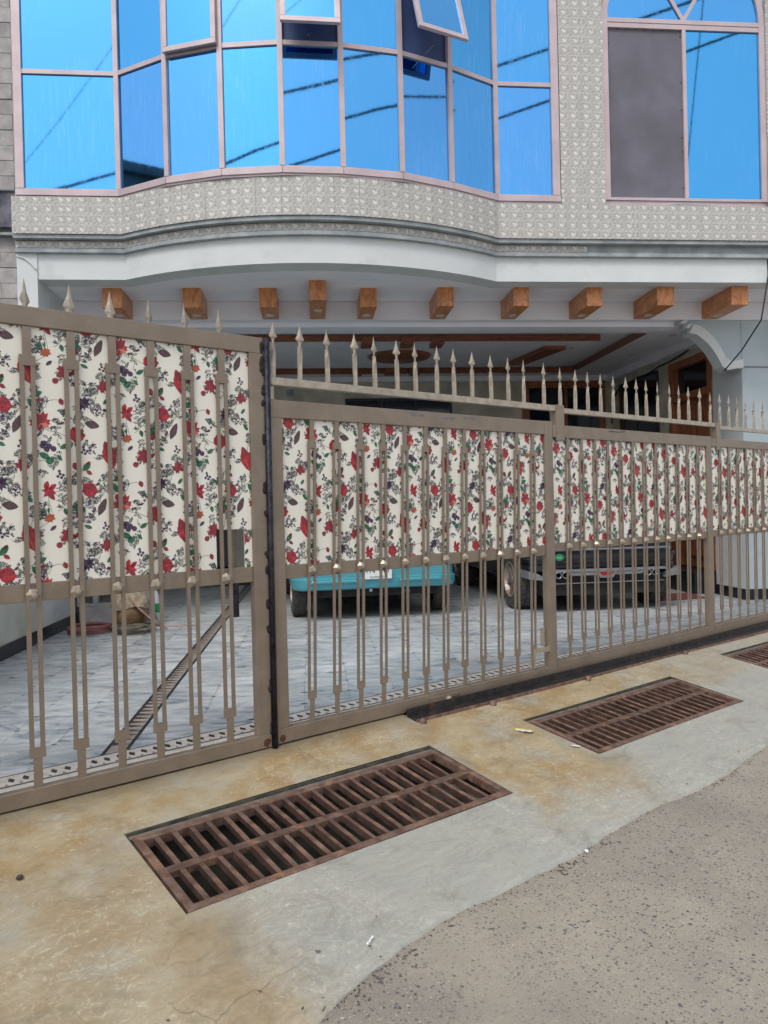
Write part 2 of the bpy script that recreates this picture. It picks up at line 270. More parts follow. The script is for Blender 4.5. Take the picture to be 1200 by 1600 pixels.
def marble():
    M=bpy.data.materials.new('grey_marble'); M.use_nodes=True; N=M.node_tree.nodes; L=M.node_tree.links; b=N['Principled BSDF']; b.inputs['Roughness'].default_value=.28
    t=N.new('ShaderNodeTexCoord'); oi=N.new('ShaderNodeObjectInfo'); cx=N.new('ShaderNodeCombineXYZ'); ml=N.new('ShaderNodeMath'); ml.operation='MULTIPLY'; ml.inputs[1].default_value=60
    L.new(oi.outputs['Random'],ml.inputs[0]); L.new(ml.outputs[0],cx.inputs[0]); L.new(ml.outputs[0],cx.inputs[2])
    ad=N.new('ShaderNodeVectorMath'); g=N.new('ShaderNodeNewGeometry'); L.new(g.outputs['Position'],ad.inputs[0]); L.new(cx.outputs[0],ad.inputs[1])
    mp=N.new('ShaderNodeMapping'); mp.inputs['Scale'].default_value=(1.0,2.3,1); mp.inputs['Rotation'].default_value=(0,0,.5); L.new(ad.outputs[0],mp.inputs[0])
    n=N.new('ShaderNodeTexNoise'); n.inputs['Scale'].default_value=2.4; n.inputs['Detail'].default_value=10; n.inputs['Roughness'].default_value=.66; n.inputs['Distortion'].default_value=1.8; L.new(mp.outputs[0],n.inputs['Vector'])
    cr=N.new('ShaderNodeValToRGB'); e=cr.color_ramp.elements; e[0].position=.32; e[0].color=(*srgb(112,122,134),1); e[1].position=.6; e[1].color=(*srgb(214,216,216),1)
    x=e.new(.45); x.color=(*srgb(178,186,192),1); L.new(n.outputs['Fac'],cr.inputs[0])
    big=N.new('ShaderNodeTexNoise'); big.inputs['Scale'].default_value=1.3; big.inputs['Detail'].default_value=4; L.new(g.outputs['Position'],big.inputs['Vector'])
    r=N.new('ShaderNodeMath'); r.operation='MULTIPLY_ADD'; L.new(oi.outputs['Random'],r.inputs[0]); r.inputs[1].default_value=.14; r.inputs[2].default_value=.58
    r2_=N.new('ShaderNodeMath'); r2_.operation='MULTIPLY_ADD'; L.new(big.outputs['Fac'],r2_.inputs[0]); r2_.inputs[1].default_value=.55; L.new(r.outputs[0],r2_.inputs[2])
    h=N.new('ShaderNodeHueSaturation'); L.new(cr.outputs[0],h.inputs['Color']); L.new(r2_.outputs[0],h.inputs['Value']); L.new(h.outputs[0],b.inputs['Base Color'])
    rr=N.new('ShaderNodeMapRange'); rr.inputs[3].default_value=.2; rr.inputs[4].default_value=.5; L.new(big.outputs['Fac'],rr.inputs[0]); L.new(rr.outputs[0],b.inputs['Roughness'])
    return M
MARB=marble()
MW=mat('white_marble',srgb(226,218,208),.4,vscale=20,col2=srgb(204,194,184)); MBK=mat('black_marble',srgb(42,46,52),.35); MBR=mat('brown_marble',srgb(140,110,96),.4,vscale=30,col2=srgb(104,78,68))
def apronmat():
    M=bpy.data.materials.new('stained_concrete'); M.use_nodes=True; N=M.node_tree.nodes; L=M.node_tree.links; b=N['Principled BSDF']; b.inputs['Roughness'].default_value=.72
    t=N.new('ShaderNodeTexCoord'); sp=N.new('ShaderNodeSeparateXYZ'); L.new(t.outputs['Object'],sp.inputs[0])   # x = s, y = -d
    def noise(sc,det,ro=.5,dist=0):
        n=N.new('ShaderNodeTexNoise'); n.inputs['Scale'].default_value=sc; n.inputs['Detail'].default_value=det; n.inputs['Roughness'].default_value=ro; n.inputs['Distortion'].default_value=dist; L.new(t.outputs['Object'],n.inputs['Vector']); return n.outputs['Fac']
    def M_(op,a,b_=None,c=None,clamp=False):
        q=N.new('ShaderNodeMath'); q.operation=op; q.use_clamp=clamp
        for i,x in enumerate((a,b_,c)):
            if x is None: continue
            if isinstance(x,(int,float)): q.inputs[i].default_value=x
            else: L.new(x,q.inputs[i])
        return q.outputs[0]
    n1=noise(1.7,8,.6,.5)
    w=M_('MULTIPLY_ADD',n1,.9,-.45)
    s=M_('ADD',sp.outputs[0],w); d=M_('MULTIPLY',M_('ADD',sp.outputs[1],w),-1)
    def ss(x,a,b_):
        q=N.new('ShaderNodeMapRange'); q.interpolation_type='SMOOTHSTEP'; q.inputs[1].default_value=a; q.inputs[2].default_value=b_; L.new(x,q.inputs[0]); return q.outputs[0]
    near=M_('SUBTRACT',1,ss(d,.35,.75))                       # rusty run-off strip along the gate
    near=M_('MULTIPLY',near,M_('SUBTRACT',1,M_('MULTIPLY',ss(s,2.0,4.5),.65)))
    left=M_('SUBTRACT',1,ss(s,-.95,-.5))                    # brown patch left of the first grate
    mid=M_('MULTIPLY',ss(s,.55,.85),M_('SUBTRACT',1,ss(s,1.35,1.7)))
    mid=M_('MULTIPLY',mid,M_('SUBTRACT',1,ss(d,.95,1.45)))
    yel=M_('MAXIMUM',M_('MAXIMUM',near,M_('MULTIPLY',left,.75)),mid)
    n2=noise(2.7,6,.6)
    yel=M_('MULTIPLY',yel,ss(n2,.22,.55))
    base=N.new('ShaderNodeMix'); base.data_type='RGBA'; L.new(noise(4.5,9,.7),base.inputs[0]); base.inputs[6].default_value=(*srgb(148,152,149),1); base.inputs[7].default_value=(*srgb(166,162,150),1)
    yc=N.new('ShaderNodeMix'); yc.data_type='RGBA'; L.new(ss(noise(3.3,7,.65),.4,.62),yc.inputs[0]); yc.inputs[6].default_value=(*srgb(166,151,120),1); yc.inputs[7].default_value=(*srgb(150,126,86),1)
    a=N.new('ShaderNodeMix'); a.data_type='RGBA'; L.new(yel,a.inputs[0]); L.new(base.outputs[2],a.inputs[6]); L.new(yc.outputs[2],a.inputs[7])
    # pale scuffs
    wv=N.new('ShaderNodeTexNoise'); wv.inputs['Scale'].default_value=22; wv.inputs['Detail'].default_value=10; wv.inputs['Roughness'].default_value=.8; wv.inputs['Distortion'].default_value=2; L.new(t.outputs['Object'],wv.inputs['Vector'])
    sc=M_('MULTIPLY',ss(wv.outputs['Fac'],.5,.66),M_('MULTIPLY',ss(noise(2.1,5),.38,.6),.6))
    a2=N.new('ShaderNodeMix'); a2.data_type='RGBA'; L.new(sc,a2.inputs[0]); L.new(a.outputs[2],a2.inputs[6]); a2.inputs[7].default_value=(*srgb(206,200,184),1)
    # small dark specks and smudges; gate's contact shadow painted in along its foot
    dk=M_('MULTIPLY',ss(noise(45,9,.8),.54,.7),.5)
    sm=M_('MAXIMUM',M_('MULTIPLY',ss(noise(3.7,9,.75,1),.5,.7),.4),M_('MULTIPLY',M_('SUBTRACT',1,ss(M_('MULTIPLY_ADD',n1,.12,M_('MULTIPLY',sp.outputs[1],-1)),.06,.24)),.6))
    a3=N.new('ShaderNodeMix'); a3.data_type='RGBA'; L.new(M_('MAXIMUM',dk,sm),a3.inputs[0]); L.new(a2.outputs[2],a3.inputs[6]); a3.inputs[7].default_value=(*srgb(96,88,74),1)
    vd=N.new('ShaderNodeVectorMath'); vd.operation='MULTIPLY_ADD'; vn=N.new('ShaderNodeTexNoise'); vn.inputs['Scale'].default_value=5; vn.inputs['Detail'].default_value=6
    L.new(t.outputs['Object'],vn.inputs['Vector']); L.new(vn.outputs['Color'],vd.inputs[0]); vd.inputs[1].default_value=(.22,.22,.22); L.new(t.outputs['Object'],vd.inputs[2])
    vc=N.new('ShaderNodeTexVoronoi'); vc.feature='DISTANCE_TO_EDGE'; vc.inputs['Scale'].default_value=1.15; L.new(vd.outputs[0],vc.inputs['Vector'])
    crk=M_('MULTIPLY',M_('SUBTRACT',1,ss(vc.outputs[0],.0,.006)),M_('MULTIPLY',ss(noise(1.3,3),.5,.6),.5))
    a4=N.new('ShaderNodeMix'); a4.data_type='RGBA'; L.new(crk,a4.inputs[0]); L.new(a3.outputs[2],a4.inputs[6]); a4.inputs[7].default_value=(*srgb(92,84,70),1)
    tm=N.new('ShaderNodeMapping'); tm.inputs['Scale'].default_value=(3,26,1); tm.inputs['Rotation'].default_value=(0,0,.5); L.new(vd.outputs[0],tm.inputs[0])
    tn=N.new('ShaderNodeTexNoise'); tn.inputs['Scale'].default_value=2; tn.inputs['Detail'].default_value=8; tn.inputs['Roughness'].default_value=.7; L.new(tm.outputs[0],tn.inputs['Vector'])
    hv=N.new('ShaderNodeHueSaturation'); hm=N.new('ShaderNodeMapRange'); hm.inputs[1].default_value=.3; hm.inputs[2].default_value=.7; hm.inputs[3].default_value=.86; hm.inputs[4].default_value=1.12; L.new(tn.outputs['Fac'],hm.inputs[0]); L.new(hm.outputs[0],hv.inputs['Value']); L.new(a4.outputs[2],hv.inputs['Color'])
    L.new(hv.outputs[0],b.inputs['Base Color'])
    bp=N.new('ShaderNodeBump'); bp.inputs['Strength'].default_value=.5; bp.inputs['Distance'].default_value=.006; L.new(noise(55,9,.7),bp.inputs['Height']); L.new(bp.outputs[0],b.inputs['Normal'])
    rr=N.new('ShaderNodeMapRange'); rr.inputs[3].default_value=.5; rr.inputs[4].default_value=.9; L.new(noise(6,4),rr.inputs[0]); L.new(rr.outputs[0],b.inputs['Roughness'])
    return M
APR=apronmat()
def roadmat():
    M=bpy.data.materials.new('worn_concrete_road'); M.use_nodes=True; N=M.node_tree.nodes; L=M.node_tree.links; b=N['Principled BSDF']; b.inputs['Roughness'].default_value=.85
    t=N.new('ShaderNodeTexCoord'); P=t.outputs['Object']
    def noise(sc,det,ro=.5):
        n=N.new('ShaderNodeTexNoise'); n.inputs['Scale'].default_value=sc; n.inputs['Detail'].default_value=det; n.inputs['Roughness'].default_value=ro; L.new(P,n.inputs['Vector']); return n.outputs['Fac']
    base=N.new('ShaderNodeMix'); base.data_type='RGBA'; base.inputs[6].default_value=(*srgb(160,152,138),1); base.inputs[7].default_value=(*srgb(136,129,119),1)
    q=N.new('ShaderNodeMapRange'); q.inputs[1].default_value=.35; q.inputs[2].default_value=.65; L.new(noise(1.6,8,.65),q.inputs[0]); L.new(q.outputs[0],base.inputs[0])
    # fine grain
    g=N.new('ShaderNodeMix'); g.data_type='RGBA'; g.blend_type='MULTIPLY'; g.inputs[0].default_value=1
    gr=N.new('ShaderNodeMapRange'); gr.inputs[1].default_value=.3; gr.inputs[2].default_value=.7; gr.inputs[3].default_value=.78; gr.inputs[4].default_value=1.2; L.new(noise(170,5,.8),gr.inputs[0])
    L.new(base.outputs[2],g.inputs[6]); L.new(gr.outputs[0],g.inputs[7])
    out=g.outputs[2]
    def chips(scale,thr,size,c1,c2,amt=1):
        nonlocal out
        dist=N.new('ShaderNodeTexNoise'); dist.inputs['Scale'].default_value=scale*1.3; L.new(P,dist.inputs['Vector'])
        va=N.new('ShaderNodeVectorMath'); va.operation='MULTIPLY_ADD'; va.inputs[1].default_value=(.5/scale,)*3; L.new(dist.outputs['Color'],va.inputs[0]); L.new(P,va.inputs[2])
        v=N.new('ShaderNodeTexVoronoi'); v.inputs['Scale'].default_value=scale; v.distance='MANHATTAN'; v.inputs['Randomness'].default_value=1; L.new(va.outputs[0],v.inputs['Vector'])
        sp=N.new('ShaderNodeSeparateColor'); L.new(v.outputs['Color'],sp.inputs[0])
        a=N.new('ShaderNodeMath'); a.operation='GREATER_THAN'; a.inputs[1].default_value=thr; L.new(sp.outputs[0],a.inputs[0])
        sz=N.new('ShaderNodeMath'); sz.operation='MULTIPLY'; sz.inputs[1].default_value=size; L.new(sp.outputs[1],sz.inputs[0])
        l=N.new('ShaderNodeMath'); l.operation='LESS_THAN'; L.new(v.outputs['Distance'],l.inputs[0]); L.new(sz.outputs[0],l.inputs[1])
        mm=N.new('ShaderNodeMath'); mm.operation='MULTIPLY'; L.new(a.outputs[0],mm.inputs[0]); L.new(l.outputs[0],mm.inputs[1])
        pm=N.new('ShaderNodeMapRange'); pm.inputs[1].default_value=.22; pm.inputs[2].default_value=.46; pm.inputs[4].default_value=amt; L.new(noise(1.1,4),pm.inputs[0])
        m3=N.new('ShaderNodeMath'); m3.operation='MULTIPLY'; L.new(mm.outputs[0],m3.inputs[0]); L.new(pm.outputs[0],m3.inputs[1])
        cc=N.new('ShaderNodeMix'); cc.data_type='RGBA'; cc.inputs[6].default_value=(*c1,1); cc.inputs[7].default_value=(*c2,1); L.new(sp.outputs[2],cc.inputs[0])
        x=N.new('ShaderNodeMix'); x.data_type='RGBA'; L.new(m3.outputs[0],x.inputs[0]); L.new(out,x.inputs[6]); L.new(cc.outputs[2],x.inputs[7]); out=x.outputs[2]
        return m3.outputs[0]
    k=chips(150,.2,.62,srgb(92,91,90),srgb(130,124,116),.9)
    chips(110,.45,.55,srgb(186,178,164),srgb(166,158,148),.7)
    chips(58,.45,.6,srgb(78,80,88),srgb(110,108,106),1)
    chips(85,.35,.62,srgb(70,73,82),srgb(106,104,104),1)
    chips(60,.88,.4,srgb(176,170,160),srgb(190,180,164),.9)
    L.new(out,b.inputs['Base Color'])
    bp=N.new('ShaderNodeBump'); bp.inputs['Strength'].default_value=.5; bp.inputs['Distance'].default_value=.005; L.new(noise(80,8,.75),bp.inputs['Height']); L.new(bp.outputs[0],b.inputs['Normal'])
    return M
ROAD=roadmat()
# ------------------------------------------------------------------ ground
def edge(s):
    pts=[(-9,3.6),(-6,2.9),(-2.4,2.05),(-1.5,1.83),(-.86,1.64),(-.64,1.576),(-.44,1.53),(-.07,1.49),(.33,1.482),(.67,1.477),(1.1,1.447),(1.67,1.45),(2.5,1.385),(4,1.4),(14,1.4)]
    for a,b in zip(pts,pts[1:]):
        if a[0]<=s<=b[0]: return a[1]+(b[1]-a[1])*(s-a[0])/(b[0]-a[0])+.010*math.sin(s*4.3)+.004*math.sin(s*13+1)+.003*math.sin(s*37)+.002*math.sin(s*81)
    return pts[-1][1]
GR=[(-.95,.72,.40,1.005),(1.47,3.10,.405,.955),(4.05,5.68,.285,.82)]   # s0,s1,d0,d1 of the three pits
ss=sorted(set([round(-8+.08*i,3) for i in range(276)]+[g[0] for g in GR]+[g[1] for g in GR]))
ds=sorted(set([-.03,0,.06,.12,.2,1.04,1.1]+[round(.25+.07*i,3) for i in range(11)]+[g[2] for g in GR]+[g[3] for g in GR]))
ap=bmesh.new(); V={}
def av(s,d,k):
    if (s,k) not in V:
        z=gz(d)
        if d>=1.2: z-=.012*((d-1.2)/.3)**2
        V[(s,k)]=ap.verts.new((s,-d,z+.003*math.sin(s*2.1+d*3)))
    return V[(s,k)]
rows=[(d,None) for d in ds]+[(None,t) for t in (.2,.4,.6,.8,.93,1)]
def dd(row,s): return row[0] if row[0] is not None else ds[-1]+(edge(s)-ds[-1])*row[1]
for i in range(len(ss)-1):
    a,b=ss[i],ss[i+1]
    for k in range(len(rows)-1):
        d0,d1=dd(rows[k],a),dd(rows[k+1],a)
        if any(g[0]-1e-6<=a and b<=g[1]+1e-6 and g[2]-1e-6<=d0 and d1<=g[3]+1e-6 for g in GR): continue
        ap.faces.new((av(a,d0,k),av(a,d1,k+1),av(b,dd(rows[k+1],b),k+1),av(b,dd(rows[k],b),k)))
    k=len(rows)-1; e0,e1=edge(a),edge(b)
    v0,v1=av(a,e0,k),av(b,e1,k)
    w0=ap.verts.new((a,-e0-.012,v0.co.z-.03)); w1=ap.verts.new((b,-e1-.012,v1.co.z-.03)); ap.faces.new((v0,w0,w1,v1))
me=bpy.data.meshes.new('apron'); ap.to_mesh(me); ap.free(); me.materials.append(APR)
bm=bmesh.new(); bm.from_mesh(me); bmesh.ops.recalc_face_normals(bm,faces=bm.faces)
for f in bm.faces: f.smooth=True
bm.to_mesh(me); bm.free()
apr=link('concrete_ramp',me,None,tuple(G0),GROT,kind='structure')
# road sheet
rb=MB(); N_=60
sx=[-40,-25,-15]+[-10+.5*i for i in range(50)]+[18,25,40]
dx=[2.6,3,3.6,4.5,6,8,12,20,40]
def rz(s,d):
    e=edge(max(-8.9,min(13,s))); q=min(max(d,1.0),4)
    return gz(e)-.022-.05*(q-e)+.004*math.sin(s*1.3+d*2)*min(1,abs(d-e)*2) if d>=e else gz(e)-.022+.0*(d-e)-.05
sx=[-40,-25,-15]+[-8.8+.1*i for i in range(218)]+[18,25,40]
dx=[-.05,-.004,.05,.15,.3,.5,.8,1.2,1.6,2.2,3,5,10,20,40]
for d in dx:
    for s in sx:
        e=edge(max(-8.9,min(13,s))); rb.v.append((s,-(e+d),rz(s,e+max(d,0))-(.03 if d<0 else 0)+(.03 if d==-.004 else 0)))
n=len(sx)
for j in range(len(dx)-1):
    for i in range(n-1): rb.f.append((j*n+i,j*n+i+1,(j+1)*n+i+1,(j+1)*n+i)); rb.m.append(0)
me=rb.mesh('road',ROAD,True,fix=True)
road=link('road',me,None,tuple(G0),GROT,kind='structure')
bx('ground',(-60,60,-60,80,-.75,-.7),STONE,kind='structure')
# pits
for (s0,s1,d0,d1) in GR:
    p=MB(); t=.04; zt=lambda d:-SL*d-.004
    for (a,b,c,e) in ((s0-t,s0+.004,d0-t,d1+t),(s1-.004,s1+t,d0-t,d1+t),(s0+.004,s1-.004,d0-t,d0+.004),(s0+.004,s1-.004,d1-.004,d1+t)):
        p.add([(a,-c,zt(c)),(b,-c,zt(c)),(b,-e,zt(e)),(a,-e,zt(e)),(a,-c,-.6),(b,-c,-.6),(b,-e,-.6),(a,-e,-.6)],[(0,1,2,3),(4,5,6,7),(0,1,5,4),(1,2,6,5),(2,3,7,6),(3,0,4,7)])
    # sloping benching at each end and the ledge the grate rests on
    p.add([(s0,-d0,-.16),(s0+.17,-d0,-.42),(s0+.17,-d1,-.42),(s0,-d1,-.2)],[(0,1,2,3)]); p.add([(s1,-d0,-.16),(s1-.17,-d0,-.42),(s1-.17,-d1,-.42),(s1,-d1,-.2)],[(3,2,1,0)])
    l=.062
    p.add([(s0+.004,-d0-.004,zt(d0)-.022),(s1-.004,-d0-.004,zt(d0)-.022),(s1-.004,-d0-l,zt(d0+l)-.022),(s0+.004,-d0-l,zt(d0+l)-.022)],[(0,1,2,3)])
    o=part('drain_pit',p,PITC,loc=tuple(G0),rotz=GROT,kind='structure')
    q=MB(); q.box(s0-.02,s1+.02,-d1-.02,-d0+.02,-.47,-.44); part('drain_bottom',q,MUCK,o)
# grates
def cross_bar():
    b=MB(); b.box(-.011,.011,-.5,.5,-.042,0); return b
grinfo=[('rusty drain grate in the foreground, left of the wrapper','drain'),('rusty drain grate beside the gate track, second from the left',''),('rusty drain grate cut off by the right edge of the photo','')]
for gi,(s0,s1,d0,d1) in enumerate(GR):
    D0=d0+.058; D1=d1-.004; A0=s0+.012; A1=s1-.012; L_=(D1-D0)/math.cos(math.atan(SL))
    root=thing('drain_grate',grinfo[gi][0],'grate',tuple(gl((A0+A1)/2,D0,-SL*D0+.002)),GROT,'rusty drain grates along the gate')
    root.rotation_euler=(math.atan(SL),0,GROT)
    h=(A1-A0)/2; fw_=.034
    f=MB(); f.box(-h,h,-fw_,0,-.04,.002); f.box(-h,h,-L_,-L_+fw_,-.04,.002); f.box(-h,-h+fw_,-L_+fw_,-fw_,-.04,.001); f.box(h-fw_,h,-L_+fw_,-fw_,-.04,.001)
    part('frame',f,RUST,root,bev=.002)
    b=MB(); b.box(-h+fw_-.002,h-fw_+.002,-L_/2-.02,-L_/2+.02,-.03,.001); part('centre_strip',b,RUST,root,bev=.002)
    c=MB(); hl=(L_/2-.02-fw_)/2+.004; c.box(-.0105,.0105,-hl,hl,-.030,-.002); c.m[1]=1; cm=c.mesh('cross_bar',[RUSTS,RUST])
    nb=20; 
    for row in (0,1):
        cy=-(fw_+hl-.004) if row==0 else -(L_/2+.02+hl-.004)
        for i in range(nb):
            x=-h+fw_+.055+(2*h-2*fw_-.15)*i/(nb-1)
            o=link('cross_bar',cm,root,(x+random.uniform(-.003,.003),cy,random.uniform(-.001,.001))); o.rotation_euler=(random.uniform(-.01,.01),random.uniform(-.16,.16),random.uniform(-.035,.035))
    if gi<3:
        f=MB(); f.box(-h-.004,h*.999,.003,.03,-.045,-.006); part('seat_angle',f,SEAT,root)
# track rail
tr=thing('gate_track','steel angle track on the concrete below the middle of the gate','gate track',tuple(gl(.87,.03,0)),GROT)
t=MB(); t.add([(0,.03,0),(6.5,.04,.0),(6.5,.0,.052),(0,-.01,.042)],[(0,1,2,3)]); t.box(0,6.5,-.012,-.006,-.01,.046); part('web',t,TRK,tr)
t=MB(); t.prism([(-.012,.000),(-.085,-.010),(-.085,-.02),(-.012,-.02)],0,6.5,'x'); part('flange',t,TRK,tr)
t=MB(); t.box(0,6.5,-.1,-.0855,-.03,-.002); part('lip',t,RUST,tr)
for x in (.03,.62,1.6,2.9): 
    t=MB(); t.lathe([(0,.012),(.012,.01),(.022,0),(.024,-.02)],(x,-.115,-.002),8); part('anchor_stub',t,RUST,tr,True)
mk=MB()
for (s0,s1,d0,d1) in GR:
    for i in range(260):
        s=random.uniform(s0+.05,s1-.05); d=random.uniform(d0+.03,d1-.03); r=random.uniform(.004,.016); a=random.uniform(0,6)
        mk.prism([(s+r*random.uniform(.4,1.2)*math.cos(a+k*1.257),-d+r*random.uniform(.5,1.1)*math.sin(a+k*1.257)) for k in range(5)],-.441,-.437+r*.3,'z',random.choice((0,1,1)))
part('drain_litter',mk,[PITC,DEBR],loc=tuple(G0),rotz=GROT,kind='stuff')
# road debris: small chips and litter near the edge
db=MB()
for i in range(900):
    s=random.uniform(-1.2,3.4); 
    if random.random()<.75: d=edge(s)+.004+abs(random.gauss(0,.022))
    else: d=edge(s)+random.uniform(0,1.6)
    if d<edge(s)+.004: continue
    r=random.uniform(.0012,.0038); z=rz(s,d)+r*.25; a=random.uniform(0,6)
    pts=[(s+r*random.uniform(.6,1.2)*math.cos(a+k*1.257),-d+r*random.uniform(.6,1.2)*math.sin(a+k*1.257)) for k in range(5)]
    db.prism(pts,z-.004,z+r*.5,'z',random.choice((0,1,1)))
o=part('grit',db,[STONE,ROAD],loc=tuple(G0),rotz=GROT,kind='stuff'); 
tag(part('pebble',(lambda m:(m.lathe([(0,.012),(.009,.01),(.014,.004),(.012,0),(0,0)],n=7),m)[1])(MB()),STONE,loc=tuple(gl(-1.364,.496,gz(.496)+.002))),'small dark pebble on the concrete at the lower left','pebble')
def scrap(s,d,L1,W1,rot,mt,label,cat,zf=gz):
    m=MB(); n=6
    for i in range(n+1):
        x=-L1/2+L1*i/n
        for y in (-W1/2,0,W1/2): m.v.append((x,y+random.uniform(-.001,.001),.003+.004*abs(math.sin(i*1.7+y*90))))
    for i in range(n):
        for j in (0,1):
            a=i*3+j; m.f.append((a,a+3,a+4,a+1)); m.m.append(0 if (j==1 or i in (0,6)) else 1)
    o=part('litter_wrapper',m,mt,loc=tuple(gl(s,d,zf(d)+.001)),rotz=GROT+rot); sdf=o.modifiers.new('t','SOLIDIFY'); sdf.thickness=.0006
    return tag(o,label,cat)
scrap(1.34,.53,.105,.042,-1.15,[YEL,WHITEP],'crumpled yellow and white wrapper lying between the grates','wrapper')
scrap(1.43,.83,.045,.016,-1.1,[WHITEP,WHITEP],'small white paper scrap at the near corner of the second grate','paper scrap')
scrap(-.5,1.46,.05,.006,.5,[WHITEP,WHITEP],'thin white straw piece near the edge of the road','paper scrap')
scrap(.62,1.5,.022,.014,.9,[WHITEP,WHITEP],'tiny white chip of paper on the road edge','paper scrap',lambda d:rz(.6,d))
lf=MB()
for (cs,cd,n_,sp_) in ((-.62,1.6,16,.10),(-.4,1.56,8,.06),(.45,1.53,12,.06),(.75,1.5,6,.05),(-1.2,1.5,14,.22),(0,1.7,10,.6),(2.2,1.45,8,.3)):
    for i in range(n_):
        s=cs+random.gauss(0,sp_); d=cd+random.gauss(0,sp_*.35); a=random.uniform(0,3.14); L_=random.uniform(.008,.03); w_=random.uniform(.0015,.005)
        z=(rz(s,d) if d>edge(s) else gz(d))+.002; c_,q_=math.cos(a),math.sin(a)
        lf.prism([(s+x*c_-y*q_,-d+x*q_+y*c_) for x,y in ((-L_/2,0),(-L_/6,w_),(L_/3,w_*.8),(L_/2,0),(0,-w_))],z,z+.0015,'z')
part('leaf_litter',lf,DEBR,loc=tuple(G0),rotz=GROT,kind='stuff')
# ------------------------------------------------------------------ carport floor
fb=MB()
FX0,FX1,FY1=-2.7,5.3,12.85
base=[(FX0,-2),(FX1,-2),(FX1,FY1),(FX0,FY1)]
cg=GN.x*G0.x+GN.y*G0.y
def cut(poly,off): return clip_poly(poly,(GN.x,GN.y),cg+off)
fb.prism(cut([(-3.2,-2),(11,-2),(11,FY1),(-3.2,FY1)],-.031),-.2,-.004,'z'); floor=part('carport_floor',fb,LEDGE,kind='structure')
T_=.305; cand=[]
DX0,DX1=-1.12,-.99
for i in range(-9,20):
    for j in range(-2,45):
        x0=-.99+i*T_ if i>=0 else -1.12+(i)*T_; x1=x0+T_; y0=j*T_; y1=y0+T_
        x0=max(x0,FX0); x1=min(x1,FX1 if y1>8.7 else 9); y1=min(y1,FY1)
        if x1-x0<.03 or y1-y0<.03: continue
        g_=.0006
        poly=cut([(x0+g_,y0+g_),(x1-g_,y0+g_),(x1-g_,y1-g_),(x0+g_,y1-g_)],-.50)
        if len(poly)<3: continue
        ar=abs(sum(a[0]*b[1]-b[0]*a[1] for a,b in zip(poly,poly[1:]+poly[:1])))/2
        if ar<.0008: continue
        full=ar>(T_-.0024)**2-.0005 and len(poly)==4
        cx=(x0+x1)/2; cy=(y0+y1)/2; cand.append((math.hypot(cx,cy),x0,y0,x1,y1,poly,full))
cand=[c for c in cand if c[2]<FY1]
vis=lambda c: -.62<(c[1]+.15)/max(c[2]+.15,.1)<.66
cand.sort(key=lambda c:(not vis(c),c[0]))
fm=MB(); fm.prism([(-T_/2+.0012,-T_/2+.0012),(T_/2-.0012,-T_/2+.0012),(T_/2-.0012,T_/2-.0012),(-T_/2+.0012,T_/2-.0012)],-.01,0,'z'); fullm=fm.mesh('marble_tile',MARB)
rest=MB(); ins=MB(); cnt=0
for c in cand:
    _,x0,y0,x1,y1,poly,full=c; cx,cy=(x0+x1)/2,(y0+y1)/2
    if cnt<295:
        cnt+=1
        if full: o=link('marble_tile',fullm,floor,(cx,cy,random.uniform(-.0006,.0006)))
        else:
            m_=MB(); m_.prism([(p[0]-cx,p[1]-cy) for p in poly],-.01,0,'z'); o=part('marble_tile',m_,MARB,floor,loc=(cx,cy,0))
    else: rest.prism(poly,-.01,0,'z')
    # black corner inlay, a thin lozenge at each tile joint
    e=.017; ex=random.uniform(.35,1.2)
    q=[(x0-e*ex*1.6,y0),(x0,y0-e*.7*ex),(x0+e*ex*1.6,y0),(x0,y0+e*.7*ex)]
    q=cut(q,-.5)
    if len(q)>2 and x0>FX0+.05 and not(DX0-.05<x0<DX1+.03): ins.prism(q,-.002,.0012,'z')
link('marble_tile',rest.mesh('marble_tile',MARB),floor,kind='stuff')
link('corner_inlay',ins.mesh('corner_inlay',MBK),floor,kind='stuff')
dr=MB(); y=3.0
ylo=lambda x:( (cg-.50)-GN.x*x)/GN.y
for (a,b,mi) in ((DX0,DX0+.02,1),(DX1-.02,DX1,1),(DX0+.02,DX1-.02,0)):
    poly=cut([(a+.0008,2),(b-.0008,2),(b-.0008,FY1),(a+.0008,FY1)],-.5); dr.prism(poly,-.01,.0,'z',mi)
y=3.6; a,b=DX0+.02,DX1-.02
while y<FY1-.1:
    if y>ylo(b)+.03: dr.prism([(a,y),(b,y+.012),(b,y+.016),(a,y+.055)],-.004,.0012,'z',2)
    y+=.085
link('inlay_strip',dr.mesh('inlay_strip',[mat('beige_marble',srgb(172,164,156),.4,vscale=12,col2=srgb(146,138,132)),MBK,mat('dark_brown_marble',srgb(84,66,62),.4,vscale=20,col2=srgb(62,50,50))]),floor,kind='stuff')
bd=MB()
def gp(s,d): q=gl(s,d); return (q.x,q.y)
def gpoly(lst): return [gp(*p) for p in lst]
bd.prism(gpoly([(-3.4,-.338),(9.2,-.338),(9.2,-.5),(-3.4,-.5)]),-.01,.0,'z',0)
for (a,b) in ((-.338,-.347),(-.492,-.50)): bd.prism(gpoly([(-3.4,a),(9.2,a),(9.2,b),(-3.4,b)]),-.004,.0012,'z',1)
s=-2.6
while s<8.6:
    bd.prism(gpoly([(s-.016,-.42),(s,-.383),(s+.016,-.42),(s,-.457)]),-.004,.0014,'z',1)
    bd.prism(gpoly([(s+.022,-.358),(s+.040,-.358),(s+.031,-.378)]),-.004,.0013,'z',2)
    s+=.064
link('diamond_border',bd.mesh('diamond_border',[MW,MBK,MBR]),floor,kind='stuff')
th=MB(); th.prism(gpoly([(-3.4,-.336),(9.2,-.336),(9.2,-.032),(-3.4,-.032)]),-.012,-.002,'z'); part('threshold',th,MW,floor)
